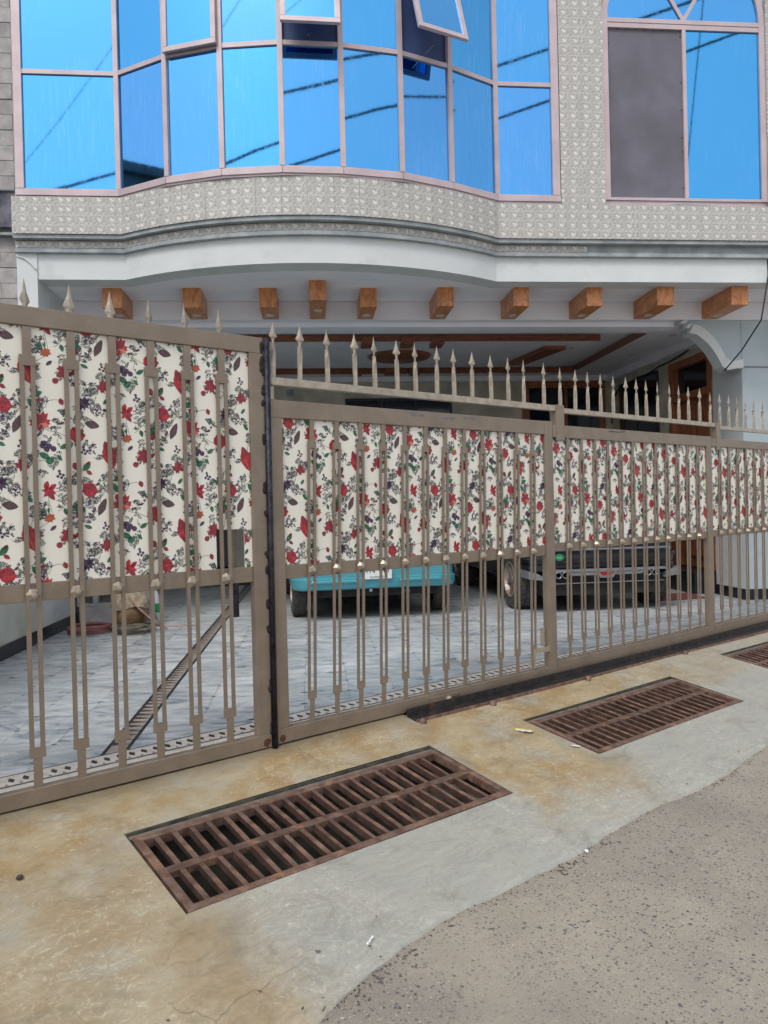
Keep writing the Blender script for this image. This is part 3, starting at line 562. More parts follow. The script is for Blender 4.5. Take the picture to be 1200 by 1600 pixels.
# ------------------------------------------------------------------ floral print sheet
PCOL=[mat('sheet_white',srgb(228,225,215),.5,vscale=2,col2=srgb(222,218,206)),
 mat('print_red',srgb(186,54,58),.55,vscale=45,col2=srgb(134,34,50)),mat('print_crimson',srgb(122,34,52),.55,vscale=60,col2=srgb(146,52,62)),
 mat('print_green',srgb(54,120,84),.55,vscale=50,col2=srgb(30,78,62)),mat('print_plum',srgb(66,52,84),.55,vscale=70,col2=srgb(84,60,84)),
 mat('print_orange',srgb(176,92,62),.55,vscale=80,col2=srgb(150,70,50)),mat('print_ink',srgb(108,112,108),.6),mat('print_brown',srgb(76,56,62),.55,vscale=70,col2=srgb(92,70,72)),mat('print_highlight',srgb(206,120,100),.55)]
CELL=[]    # (convex polygon, colour) in crop pixels, 1471 px per metre
rp=random.Random(3)
def tri_fan(cx,cy,pts,c):
    for i in range(len(pts)): CELL.append(([(cx,cy),pts[i],pts[(i+1)%len(pts)]],c))
def star(cx,cy,R,n,rot,c,inner=.5,sx=1):
    pts=[]
    for i in range(2*n):
        r=R*(1 if i%2==0 else inner)*rp.uniform(.86,1.1); a=rot+math.pi*i/n; pts.append((cx+r*math.cos(a)*sx,cy+r*math.sin(a)))
    tri_fan(cx,cy,pts,c)
def leaf(cx,cy,L1,W1,a,c,n=7,vein=None):
    top=[];bot=[]
    for i in range(n+1):
        t=i/n; w=W1/2*math.sin(math.pi*t)**.8*rp.uniform(.9,1.1); x=-L1/2+L1*t
        top.append((x,w)); bot.append((x,-w))
    R_=lambda p:(cx+p[0]*math.cos(a)-p[1]*math.sin(a),cy+p[0]*math.sin(a)+p[1]*math.cos(a))
    for i in range(n): CELL.append(([R_(top[i]),R_(top[i+1]),R_(bot[i+1]),R_(bot[i])],c))
    if vein is not None: line([R_((-L1/2*.9,0)),R_((0,W1*.06)),R_((L1/2*.9,0))],3.0,vein)
def line(pts,w,c):
    for a,b in zip(pts,pts[1:]):
        dx_,dy_=b[0]-a[0],b[1]-a[1]; l=math.hypot(dx_,dy_) or 1; nx,ny=-dy_/l*w/2,dx_/l*w/2
        CELL.append(([(a[0]+nx,a[1]+ny),(b[0]+nx,b[1]+ny),(b[0]-nx,b[1]-ny),(a[0]-nx,a[1]-ny)],c))
def maple(cx,cy,R,rot,c):
    pts=[]
    for a,rr in ((-160,.35),(-138,.72),(-122,.62),(-110,.78),(-95,.5),(-72,.95),(-60,.72),(-48,.98),(-30,.6),(-14,.95),(0,1.08),(14,.95),(30,.6),(48,.98),(60,.72),(72,.95),(95,.5),(110,.78),(122,.62),(138,.72),(160,.35),(180,.3)):
        t=rot+rad(a); pts.append((cx+R*rr*math.cos(t),cy+R*rr*math.sin(t)))
    tri_fan(cx,cy,pts,c)
def disc(cx,cy,r,c,n=7): CELL.append(([(cx+r*math.cos(6.283*k/n),cy+r*math.sin(6.283*k/n)) for k in range(n)],c))
def sprig(cx,cy,a,L1=90):
    pts=[]; x,y=cx,cy; cur=rp.uniform(-.25,.25)
    for i in range(7): pts.append((x,y)); x+=L1/6*math.cos(a); y+=L1/6*math.sin(a); a+=cur
    line(pts,2.8,6)
    for i,(px,py) in enumerate(pts[1:]):
        for sg in (-1,1):
            if rp.random()<.55:
                b=a+sg*1.0; lx,ly=px+17*math.cos(b),py+17*math.sin(b)
                if rp.random()<.55: # outlined leaf
                    r=[(lx+18*math.cos(b),ly+18*math.sin(b)),(lx-8*math.sin(b),ly+8*math.cos(b)),(lx-15*math.cos(b),ly-15*math.sin(b)),(lx+8*math.sin(b),ly-8*math.cos(b))]
                    line(r+[r[0]],3.6,6); line([r[0],r[2]],2.2,6)
                else:
                    line([(px,py),(lx,ly)],2.4,6)
                    for q in range(3): disc(lx+rp.uniform(-11,11),ly+rp.uniform(-11,11),6.0,6 if rp.random()<.6 else 4,6)
def vine(p0,p1,bend):
    pts=[]; dx_,dy_=p1[0]-p0[0],p1[1]-p0[1]
    for i in range(11):
        t=i/10; o_=bend*math.sin(math.pi*t)+12*math.sin(3*math.pi*t); l=math.hypot(dx_,dy_); pts.append((p0[0]+dx_*t-dy_/l*o_,p0[1]+dy_*t+dx_/l*o_))
    line(pts,3.0,6)
    for i in (2,5,8):
        a=math.atan2(dy_,dx_)+rp.choice((-1,1))*rp.uniform(.7,1.3); sprig(pts[i][0],pts[i][1],a,rp.uniform(55,85))
for p0,p1,b in (((195,330),(415,400),40),((230,530),(195,330),-60),((225,770),(440,620),50),((105,1060),(225,930),-40),((460,190),(520,335),50),((490,760),(410,900),-60),((380,1060),(410,900),50),((155,185),(60,360),60),((60,600),(230,530),30),((225,770),(105,1060),-70),((490,760),(690,640),40),((380,1060),(460,1250),-50),((280,900),(410,900),-40),((300,180),(195,330),50),((60,600),(30,760),30)): vine(p0,p1,b)
for i in range(28): sprig(40+(i%4)*129+rp.uniform(-40,40),50+(i//4)*152+rp.uniform(-45,45),rp.uniform(0,6.28),rp.uniform(50,85))
maple(192,330,80,-2.2,1); maple(182,322,52,-2.1,2); leaf(215,345,60,26,.6,8); line([(192,335),(230,320)],4,8); line([(192,335),(170,370)],4,8); line([(192,335),(215,372)],4,8)
leaf(165,152,88,40,-.45,3,vein=6); leaf(140,215,80,40,.95,3); star(178,188,22,4,.3,2)
for dx_,dy_ in ((-32,-40),(8,-38),(34,-22),(-8,-18),(-20,-56)): disc(230+dx_,520+dy_,19,4,8)
leaf(210,545,80,42,.5,3); leaf(240,575,50,56,1.3,3); leaf(300,555,50,22,.9,3)
star(228,775,46,6,1.3,1,.62); leaf(215,735,60,34,-1.3,1); leaf(252,745,60,32,-.7,1); leaf(245,805,60,30,.9,2)
star(230,945,34,7,.2,5,.75); leaf(200,900,50,14,.9,3); leaf(225,895,50,14,1.6,3); leaf(185,925,46,12,.2,3); leaf(180,905,40,10,.5,3)
leaf(107,1060,190,88,1.30,1,9,vein=8); leaf(90,1010,90,44,1.25,2)
star(460,195,50,9,0,4,.6); star(475,180,30,6,.5,4,.5); star(440,215,26,6,.2,4,.5)
leaf(512,330,100,56,.2,7,vein=6)
star(412,402,54,9,0,1,.93); star(425,395,26,6,.4,2,.8); leaf(440,385,40,20,.7,3)
leaf(400,610,60,40,1.1,2); leaf(470,610,80,40,-.9,3); leaf(480,590,40,24,-.9,1); leaf(485,650,46,26,.6,2)
star(488,762,50,9,.3,1,.92); star(500,745,26,5,.2,2,.7); leaf(450,770,44,20,-.5,2)
leaf(410,880,90,44,.2,3); leaf(415,925,60,36,-.9,2); leaf(330,905,50,28,1.3,3)
maple(352,1058,64,2.6,2); leaf(400,1060,60,26,-.7,2); disc(285,1122,20,2,8)
leaf(50,345,130,48,-1.15,7,vein=6); maple(66,600,52,.4,2); leaf(318,190,48,34,1.2,2); leaf(330,480,60,30,-.6,3); leaf(360,700,56,26,.5,3); leaf(110,820,60,30,.9,3); leaf(340,260,50,26,1.1,3); leaf(90,700,52,26,-.9,3); leaf(470,1010,54,26,.4,3); leaf(250,1010,50,24,-.7,4)
for dx_,dy_ in ((0,0),(20,8),(-14,16),(8,24),(-4,-18)): disc(300+dx_,660+dy_,10,4,7); disc(70+dx_,470+dy_,9,4,7); disc(455+dx_,500+dy_,10,4,7); disc(160+dx_,1030+dy_,8,2,7)
def sheet_mesh(rects,gapz=.0007):
    m=MB(); x0=min(r[0] for r in rects); x1=max(r[1] for r in rects); z0=min(r[2] for r in rects); z1=max(r[3] for r in rects)
    for r in rects: m.box(r[0],r[1],0,.004,r[2],r[3],0)
    k=1/1471; CW,SH,CH=515*k,535*k,1065*k
    tot=0
    for i in range(-10,30):
        ox=i*CW-3.0
        if ox>x1+.2 or ox+CW<x0-.5: continue
        for j in range(-14,14):
            oz=2.25-i*SH-j*CH
            if oz<z0-.3 or oz-CH>z1+.3: continue
            for poly,c in CELL:
                P=[(ox+p[0]*k,oz-p[1]*k) for p in poly]
                ax=[p[0] for p in P]; az_=[p[1] for p in P]
                for r in rects:
                    if max(ax)<r[0] or min(ax)>r[1] or max(az_)<r[2] or min(az_)>r[3]: continue
                    Q=P if (min(ax)>r[0] and max(ax)<r[1] and min(az_)>r[2] and max(az_)<r[3]) else cliprect(P,r)
                    if len(Q)<3: continue
                    yy=-(.0004+.0003*(1 if c!=6 else 0)+.0003*(c in (8,2)))
                    b0=len(m.v); m.v+=[(p[0],yy,p[1]) for p in Q]; m.f.append(tuple(range(b0,b0+len(Q)))); m.m.append(c)
    return m.mesh('printed_sheet',PCOL,fix=False)
# ------------------------------------------------------------------ gates
def rosette():
    m=MB(); m.lathe([(.028,0),(.030,-.010),(.017,-.026),(.013,-.034),(0,-.036)],n=6,axis='y'); return m.mesh('rosette',PAINTL)
ROS=rosette()
def spear(h,w,mt,bar=0,bw=.022,name='spike'):
    m=MB(); z0=0
    if bar:
        # square bar with a quarter twist
        n=5; base=len(m.v)
        for i in range(n+1):
            t=i/n; a=math.pi/2*max(0,(t-.5)*2)*.5; 
            for k in range(4):
                b=a+math.pi/4+k*math.pi/2; m.v.append((bw*.62*math.cos(b),bw*.62*math.sin(b),bar*t))
        for i in range(n):
            for k in range(4): q=base+i*4; m.f.append((q+k,q+(k+1)%4,q+4+(k+1)%4,q+4+k)); m.m.append(0)
        m.f.append(tuple(base+n*4+k for k in range(4))); m.m.append(0); z0=bar
    prof=[(0,.25),(.12,.30),(.2,.36),(.30,.95),(.36,1.0),(.45,.72),(.7,.34),(1,.02)] if bar else [(0,.5),(.1,.55),(.22,1.0),(.30,.9),(.55,.42),(1,.02)]
    base=len(m.v)
    for (z,r) in prof:
        w_=w/2*r; t_=min(.007,w_*.4)
        m.v+=[(-w_,0,z0+z*h),(0,-t_,z0+z*h),(w_,0,z0+z*h),(0,t_,z0+z*h)]
    for i in range(len(prof)-1):
        for k in range(4): q=base+i*4; m.f.append((q+k,q+(k+1)%4,q+4+(k+1)%4,q+4+k)); m.m.append(0)
    return m.mesh(name,mt)
SPL=spear(.128,.052,PAINTL); SPR=spear(.118,.050,PAINTL,.185,.0225)
def baluster(zb,zt,pb0,pb1,pt0,pt1,lean,zc,wS=.040,wP=.072,wB=.022,gp_=.045):
    m=MB(); X=lambda z:(z-zc)*lean
    def seg(c,w,z0,z1,y0,y1):
        a,b=X(z0),X(z1); m.add([(c-w/2+a,y0,z0),(c+w/2+a,y0,z0),(c+w/2+a,y1,z0),(c-w/2+a,y1,z0),(c-w/2+b,y0,z1),(c+w/2+b,y0,z1),(c+w/2+b,y1,z1),(c-w/2+b,y1,z1)],[(0,3,2,1),(4,5,6,7),(0,1,5,4),(1,2,6,5),(2,3,7,6),(3,0,4,7)])
    seg(0,wS,zb,pb0+.004,.003,.010); seg(0,wP,pb0,pb1,.001,.012)
    for sg in (-1,1): seg(sg*gp_/2,wB,pb1-.004,pt0+.004,.003,.011)
    seg(0,wP,pt0,pt1,.001,.012); seg(0,wS,pt1-.004,zt,.003,.010)
    return m.mesh('baluster',PAINT)
def gthing(name,label,s,grp): return thing(name,label,'gate',tuple(gl(s,0,0)),GROT,grp)
Y0,Y1=.0,.05     # frame depth
# left leaf ---------------------------------------------------------
gL=gthing('gate_leaf','tall hinged gate leaf nearest the camera, large floral sheet with a square cut-out',0,'leaves of the driveway gate')
def R(name,d,mt=PAINT,par=None,**k): return bx(name,d,mt,par,bev=.003,**k)
LS=-2.2
R('bottom_rail',(LS,-.02,Y0,Y1,.006,.076),par=gL); R('middle_rail',(LS+.08,-.103,.0135,.030,.878,.957),par=gL)
R('top_rail',(LS,-.02,Y0,Y1,2.066,2.15),par=gL); R('stile',(-.103,-.0205,.0004,Y1-.0004,.0755,2.0665),par=gL); R('stile',(LS,LS+.08,.0004,Y1-.0004,.0755,2.0665),par=gL)
bm_=baluster(.074,2.064,.205,.250,1.895,1.938,0,0,.036,.066,.019,.044)
k=0
for i in range(11):
    s=-.259-.1824*i
    if s<LS+.12: break
    link('baluster',bm_,gL,(s,0,0)); r_=link('rosette',ROS,gL,(s-.002,.0135,.908)); r_.rotation_euler=(0,random.uniform(0,1),0)
    o=link('spike',SPL,gL,(s,.02,2.149)); o.rotation_euler=(random.uniform(-.08,.05),random.uniform(-.05,.05),random.uniform(-.25,.5))
    wr=MB(); wr.lathe([(.026,0),(.02,.006),(.012,.01)],(0,0,0),8); 
SH1=sheet_mesh([(LS+.081,-.305,.958,2.065),(-.305,-.148,1.155,2.065),(-.148,-.104,.958,2.065)])
o=link('printed_sheet',SH1,gL,(0,.0165,0)); o['label']='white sheet printed with red leaves and berries, corner cut out'
rod=MB(); rod.tube([(-.012,-.006,-.004),(-.003,-.006,2.148)],.0165,10); part('hinge_rod',rod,WELD,gL,True)
wb=MB(); wb.lathe([(0,-.016),(.006,-.0145),(.0105,-.009),(.012,0)],n=8,axis='y')
wm=wb.mesh('weld_bead',BURN,True)
for z in (.1,.33,.62,.76,.93,1.03,1.23,1.36,1.62,1.8,1.87,1.98,2.03,2.09):
    for q in range(2 if z<1.9 else 3):
        o=link('weld_bead',wm,gL,(-.026+random.uniform(-.006,.003),0,z+random.uniform(-.02,.02))); o.scale=(random.uniform(.7,1.2),random.uniform(.3,.6),random.uniform(1.1,2.2))
for (cx_,cz_,rx,rz2) in ((-.052,.036,.024,.022),(.04,.036,.02,.02)):
    rs=MB(); rs.prism([(cx_+rx*random.uniform(.6,1.1)*math.cos(k*.63),cz_+rz2*random.uniform(.6,1.15)*math.sin(k*.63)) for k in range(10)],-.0012,0,'y'); part('rust_patch',rs,RUSTP,gL)
lt=MB(); lt.box(-.215,-.17,.05,.058,.70,.875); part('latch_strap',lt,WELD,gL)
lb=MB(); lb.box(-.33,-.178,.10,.13,.93,1.19); part('cutout_backing',lb,DGLASS,gL,bev=.003)  # dark box behind the cut-out in the sheet
lb=MB(); lb.box(-.177,-.15,.10,.12,.93,1.19); part('lock_plate',lb,PAINTL,gL,bev=.002)
ln=MB(); ln.box(-.118,-.10,.05,.07,.96,1.12); ln.box(-.112,-.10,.05,.07,1.15,1.27); part('lock_tab',ln,RUST,gL,bev=.003)
# right panels ------------------------------------------------------
def panel(root,s0,s1,stL,stR,ros0,n,pit,lean,zb0,zb1,zm0,zm1,zt0,zt1,spk0,spk1,spks,st0='stile'):
    R('bottom_rail',(s0,stR[1]-.0005,Y0,Y1,zb0,zb1),par=root); R('middle_rail',(stL[1]-.001,stR[0]+.001,.0135,.030,zm0,zm1),par=root)
    R('top_rail',(s0,stR[0]-.0005,Y0,Y1,zt0,zt1),par=root)
    if stL[1]-stL[0]>.01: R('stile',(stL[0],stL[1],.0004,Y1-.0004,zb1-.0005,zt0+.0005),par=root)
    if stR[1]-stR[0]>.01: R('stile',(stR[0],stR[1],-.0006,Y1+.0006,zb1-.0005,zt1+.001),par=root)
    R('spike_rail',(spk0[0],spk0[1],.004,.04,spk1[0],spk1[1]),PAINTL,par=root)
    b=baluster(zb1-.002,zt0+.002,zb1+.125,zb1+.168,zt0-.155,zt0-.118,lean,(zm0+zm1)/2,.028,.052,.0155,.038)
    for i in range(n):
        s=ros0+pit*i; link('baluster',b,root,(s,0,0)); r_=link('rosette',ROS,root,(s,.0135,(zm0+zm1)/2)); r_.scale=(.92,1,.92); r_.rotation_euler=(0,random.uniform(0,1),0)
    for s in spks:
        o=link('spike',SPR,root,(s,.022,spk1[1]-.002)); o.rotation_euler=(0,random.uniform(-.02,.02),random.uniform(-.3,.3))
g1=gthing('gate_leaf','low spiked gate panel between welded rod and first square post, turquoise car behind',0,'leaves of the driveway gate')
panel(g1,.012,2.24,(.012,.085),(2.232,2.318),.254,12,.1667,.026,.012,.088,.878,.95,1.737,1.832,(.028,2.379),(1.910,1.952),[.05,.217,.401,.592,.736,.906,1.053,1.228,1.378,1.539,1.719,1.888,2.045])
R('end_upright',(.024,.046,.01,.038,1.832,1.906),PAINTL,g1)
o=link('printed_sheet',sheet_mesh([(.086,2.231,.951,1.736)]),g1,(0,.0165,0))
pl=MB(); pl.box(1.09,1.33,-.006,-.0005,.045,.068); pl.box(1.09,1.24,-.006,-.0005,.012,.045); part('roller_plate',pl,PAINT,g1,bev=.002)
pl=MB(); pl.lathe([(.02,0),(.02,-.012),(.011,-.02),(0,-.022)],(1.235,-.006,.038),8,'y'); part('roller_bolt',pl,PAINTL,g1)
pl=MB(); pl.lathe([(0,-.015),(.03,-.015),(.032,.0),(.03,.015),(0,.015)],(1.2,.012,.008),16,'y'); part('roller_wheel',pl,RUST,g1)
pl=MB(); pl.box(2.06,2.231,-.004,.004,.20,.235); pl.box(2.195,2.225,.03,.05,.235,.36); pl.box(2.06,2.075,-.004,.03,.10,.2); part('drop_bolt',pl,PAINTL,g1)
PRIM=mat('bare_primer',srgb(118,116,120),.6,vscale=60,col2=srgb(100,95,98))
for (a,b,c,d_) in ((.98,1.10,1.795,1.818),(1.25,1.36,1.79,1.812),(1.42,1.56,1.80,1.82),(.93,1.02,1.815,1.828)):
    ch=MB(); ch.prism([(a,c+.01),(a+.03,c),(a+.05,c+.006),(b-.02,c+.002),(b,c+.014),(b-.03,d_),((a+b)/2,d_-.007),(a+.02,d_-.002)],-.0008,0,'y'); part('paint_chip',ch,PRIM,g1)
g2=gthing('gate_leaf','middle gate panel between the two square posts, black car behind its bars',0,'leaves of the driveway gate')
sp2=[2.259,2.441,2.616,2.769,2.929,3.09,3.258,3.411,3.548,3.713,3.896,4.037,4.196,4.377]
panel(g2,2.323,4.44,(2.323,2.324),(4.445,4.53),2.483,12,.1642,.012,.025,.112,.90,.96,1.72,1.81,(2.453,4.619),(1.90,1.937),sp2[1:])
R('post_cap',(2.362,2.4525,-.004,.058,1.70,1.956),par=g2)
o=link('spike',SPR,g2,(2.26,.022,1.95))
o=link('printed_sheet',sheet_mesh([(2.325,4.444,.961,1.719)]),g2,(0,.0165,0))
cr=MB(); cr.prism([(2.98,1.79),(3.02,1.796),(3.12,1.792),(3.2,1.8),(3.21,1.794),(3.1,1.786),(3.02,1.789)],-.0008,0,'y'); part('paint_crack',cr,INKP,g2)
g3=gthing('gate_leaf','furthest gate panel running out of the right edge, white pillar behind',0,'leaves of the driveway gate')
sp3=[4.559,4.73,4.894,5.049,5.214,5.381,5.565,5.73,5.9,6.06,6.23]
panel(g3,4.535,6.45,(4.535,4.536),(6.45,6.5),4.676,10,.164,.012,.035,.118,.91,.97,1.722,1.795,(4.6905,6.45),(1.882,1.917),sp3)
R('post_cap',(4.62,4.69,-.004,.058,1.69,1.94),par=g3)
link('printed_sheet',sheet_mesh([(4.537,6.449,.971,1.721)]),g3,(0,.0165,0))
gw=thing('gate_pier','white plastered gate pier beyond the right edge','pier',tuple(gl(6.7,-.02,0)),GROT)
bx('pier_shaft',(-.16,.2,-.15,.2,-.1,2.3),WHITE,gw); bx('pier_cap',(-.2,.24,-.19,.24,2.301,2.38),WHITE,gw)
# ------------------------------------------------------------------ boundary wall on the left
bwl=thing('boundary_wall','low white boundary wall with black skirting at the left edge','wall',(-2.85,7,0))
bx('wall_panel',(-.15,.149,-5.5,.9,-.3,1.95),WALLW,bwl); bx('skirting',(.15,.165,-4.4,.9,0,.125),BLACKG,bwl); bx('coping',(-.18,.18,-5.5,.9,1.951,2.0),WALLW,bwl)
# ------------------------------------------------------------------ house
H=thing('house','two storey house with a bowed blue glass front above an open carport','house',(0,8.8,0))
HO=Vector((0,8.8,0))
def hp(name,mb,mt,**k):
    mb.v=[(v[0],v[1]-8.8,v[2]) for v in mb.v]; par=k.pop('par',H); return part(name,mb,mt,par,**k)
def hb(name,d,mt,**k):
    m_=MB(); m_.box(*d); return hp(name,m_,mt,**k)
SG=.58; HW=1.94; CXc=.105; RA=(HW*HW+SG*SG)/(2*SG)
def bow(x,yf,sg=1.0):
    dx_=x-CXc
    if abs(dx_)>=HW: return yf
    return yf-(math.sqrt(RA*RA-dx_*dx_)-(RA-SG))*sg
XL,XR=-2.9,6.6
def xs(x0,x1,n=26):
    a=[x0]
    for i in range(n+1): 
        x=CXc-HW+2*HW*i/n
        if x0<x<x1: a.append(x)
    return a+[x1]
def sweep(x0,x1,yf,out,z0,z1,depth=.25):
    """band following the bow: front face at yf-out, back at yf+depth"""
    m_=MB(); X_=xs(x0,x1)
    for x in X_:
        y=bow(x,yf); m_.v+=[(x,y-out,z0),(x,y+depth,z0),(x,y+depth,z1),(x,y-out,z1)]
    for i in range(len(X_)-1):
        q=i*4
        for k in range(4): m_.f.append((q+k,q+(k+1)%4,q+4+(k+1)%4,q+4+k)); m_.m.append(0)
    e=(len(X_)-1)*4; m_.f+=[(3,2,1,0),(e,e+1,e+2,e+3)]; m_.m+=[0,0]
    return m_
hp('fascia',sweep(-2.70,XR,8.0,0,3.645,3.905),WHITE)
hp('ledge',sweep(XL,XR,8.0,.05,3.906,3.945),LEDGE)
hp('ledge_band',sweep(XL,XR,8.0,.02,3.9455,4.03),LEDGE)
hp('ledge',sweep(XL,XR,8.0,.10,4.031,4.068),LEDGE)
hp('parapet_core',sweep(XL+.01,XR,7.9,-.03,4.069,4.44,.2),LEDGE)
hb('left_pillar',(-2.9,-2.701,7.985,8.3,1.9,3.9055),WHITE)
# soffit
so_=MB(); X_=xs(-2.7,XR)
for x in X_: so_.v+=[(x,bow(x,8.0)+.01,3.646),(x,8.79,3.646),(x,8.79,3.74),(x,bow(x,8.0)+.25,3.74)]
for i in range(len(X_)-1):
    q=i*4; so_.f.append((q,q+1,q+5,q+4)); so_.m.append(0)
hp('soffit',so_,SOFF)
hb('beam',(-2.9,XR,8.8,9.2,3.432,3.9),SOFF)
hb('beam_moulding',(-2.7,5.3,8.94,9.21,3.38,3.4315),SOFF)
# tiles --------------------------------------------------------------
TW,THt=.25,.40
def tile_mesh(w,h,t=.012):
    m_=MB(); g_=.0006; m_.box(-w/2+g_,w/2-g_,-t,0,g_,h-g_); return m_.mesh('tile',TILE)
TM={}
def tile(x0,x1,z,h,yfun):
    w=round(x1-x0,4); key=(w,round(h,3))
    if key not in TM: TM[key]=tile_mesh(*key)
    ya,yb=yfun(x0),yfun(x1); L_=math.hypot(x1-x0,yb-ya); a=math.atan2(yb-ya,x1-x0)
    o=link('tile',TM[key],H,((x0+x1)/2,(ya+yb)/2-8.8,z),a); o.scale=(L_/w,1,1)
    return o
tf=lambda x:bow(x,7.895)
x=-2.9
while x<5.6:
    x1=min(x+TW*(math.cos(math.atan((bow(x+.13,7.9)-bow(x,7.9))/.13))),5.6)
    if x<CXc-HW-.01<x1: x1=CXc-HW
    if x<CXc+HW-.01<x1: x1=CXc+HW
    tile(x,x1,4.07,.37,tf)
    if x<3.0: tile(x,x1,3.955,.07,lambda q:bow(q,7.978))
    x=x1
# thin infill row under the glass
for i in range(8): pass
WZ=4.44
hb('window_bay_pier',(2.74,3.235,7.905,8.2,4.0705,7.3),LEDGE); hb('window_bay_pier',(5.085,XR,7.905,8.2,4.0705,7.3),LEDGE)
for k in range(7):
    for (a,b) in ((2.745,2.99),(2.99,3.235)): tile(a,b,4.44+.4*k,.4,lambda q:7.895)
    for (a,b) in ((5.085,5.335),(5.335,5.585)): tile(a,b,4.44+.4*k,.4,lambda q:7.895)
# bow window ----------------------------------------------------------
VX=[(-2.865,7.93),(-1.86,7.93),(-1.32,7.60),(-0.765,7.40),(-.19,7.31),(.39,7.32),(.975,7.41),(1.51,7.62),(2.05,7.90),(2.735,7.90)]
bwn=MB()
ZB,ZT=4.44,6.98; TRN=5.71
win=hp('window',bwn,FRAME)
def seg(a,b,z0,z1,t0,t1,name,mt,inset=0,par=None,kind=None,tilt=0):
    """upright slab between plan points a,b, from t0 (front) to t1 (behind)"""
    a=Vector((*a,0)); b=Vector((*b,0)); d=(b-a).normalized(); n=Vector((-d.y,d.x,0)); L_=(b-a).length
    m_=MB(); m_.box(inset,L_-inset,t0,t1,0,z1-z0)
    o=link(name,m_.mesh(name,mt),par or win,(a.x,a.y-8.8,z0),math.atan2(d.y,d.x)); return o
m_=MB(); P=[Vector((*v,0)) for v in VX]
def rail(z0,z1,t0,t1,name='frame_rail'):
    m_=MB()
    for i in range(9):
        a,b=P[i],P[i+1]; d=(b-a).normalized(); n=Vector((-d.y,d.x,0))
        q=[a+n*t0,b+n*t0,b+n*t1,a+n*t1]
        m_.add([(p.x,p.y,z0) for p in q]+[(p.x,p.y,z1) for p in q],[(0,1,2,3),(4,5,6,7),(0,1,5,4),(1,2,6,5),(2,3,7,6),(3,0,4,7)])
    return hp(name,m_,FRAME,par=win) if False else m_
def winpart(name,m_,mt,**k):
    m_.v=[(v[0],v[1]-8.8,v[2]) for v in m_.v]; return part(name,m_,mt,win,**k)
winpart('frame_rail',rail(4.441,4.535,-.012,.05),FRAME); winpart('frame_bead',rail(4.462,4.515,-.028,-.0125),FRAME); winpart('transom',rail(TRN-.022,TRN+.022,-.008,.04),FRAME); winpart('frame_rail',rail(ZT-.06,ZT,-.012,.05),FRAME)
for i,v in enumerate(P):
    w=.05 if 0<i<9 else .08
    dprev=(P[i]-P[i-1]).normalized() if i else (P[1]-P[0]).normalized(); dn=(P[i+1]-P[i]).normalized() if i<9 else dprev
    d=(dprev+dn).normalized(); n=Vector((-d.y,d.x,0)); c=v+(d*.04 if i==0 else -d*.04 if i==9 else Vector((0,0,0)))
    q=[c-d*w/2-n*.016,c+d*w/2-n*.016,c+d*w/2+n*.055,c-d*w/2+n*.055]
    m_=MB(); m_.add([(p.x,p.y,4.536) for p in q]+[(p.x,p.y,ZT-.061) for p in q],[(0,1,2,3),(4,5,6,7),(0,1,5,4),(1,2,6,5),(2,3,7,6),(3,0,4,7)])
    winpart('mullion',m_,FRAME)
sash={2:.6,4:11.5,6:16.0}
for i in range(9):
    a,b=VX[i],VX[i+1]
    seg(a,b,4.536,TRN-.023,.012,.018,'glass_pane',GLASS,.02)
    if i in sash:
        # open (or barely open) top-hung sash
        A=Vector((*a,0)); B=Vector((*b,0)); d=(B-A).normalized(); L_=(B-A).length; zh=ZT-.07; hgt=zh-(TRN+.0)
        hold=bpy.data.objects.new('sash',None)
        m_=MB(); f_=.05; x0,x1=.012,L_-.012
        m_.box(x0,x1,-.035,.0,-hgt,-hgt+f_); m_.box(x0,x1,-.035,0,-f_,0); m_.box(x0,x0+f_,-.035,0,-hgt+f_,-f_); m_.box(x1-f_,x1,-.035,0,-hgt+f_,-f_)
        sh=link('sash',m_.mesh('sash',FRAME),win,(A.x,A.y-8.8,zh),None,bev=.003)
        sh.rotation_euler=Matrix.Rotation(math.atan2(d.y,d.x),4,'Z').to_euler()
        R_=Matrix.Rotation(math.atan2(d.y,d.x),4,'Z')@Matrix.Rotation(rad(-sash[i]),4,'X'); off=R_@Vector((0,-.018,0)); sh.rotation_euler=R_.to_euler(); sh.location=(A.x+off.x,A.y-8.8+off.y,zh)
        g_=MB(); g_.box(x0+f_-.002,x1-f_+.002,-.022,-.016,-hgt+f_-.002,-f_+.002)
        # glass is the sash's own pane: joined under the window as a part with the same pose
        go=link('glass_pane',g_.mesh('glass_pane',GLASS),win); go.location=sh.location; go.rotation_euler=R_.to_euler()
        seg(a,b,TRN+.023,ZT-.061,.028,.034,'fly_screen',DARKB,.02)
        if sash[i]>5:
            an=MB(); an.tube([(L_*.5,.02,-hgt+.05),(L_*.47,-.10-.1*(i==6),-hgt+.03)],.005,6); so2=link('stay_arm',an.mesh('stay_arm',CHROME),win,(A.x,A.y-8.8,zh)); so2.rotation_euler=(0,0,math.atan2(d.y,d.x))
    else: seg(a,b,TRN+.023,ZT-.061,.012,.018,'glass_pane',GLASS,.02)
hp('upper_wall',sweep(XL,2.739,7.92,0,6.981,7.6,.3),TILE)
hb('upper_wall',(2.7395,XR,7.93,8.22,7.301,7.6),TILE)
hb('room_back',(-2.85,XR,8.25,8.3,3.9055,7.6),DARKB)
hb('left_flank',(-2.9,-2.87,7.99,8.25,4.069,7.6),LEDGE)
hb('room_ceiling',(XL,XR,8.3,12.9,3.7,3.8),SOFF)
hb('rear_block',(XL,XR,8.301,12.9,3.801,7.6),LEDGE)
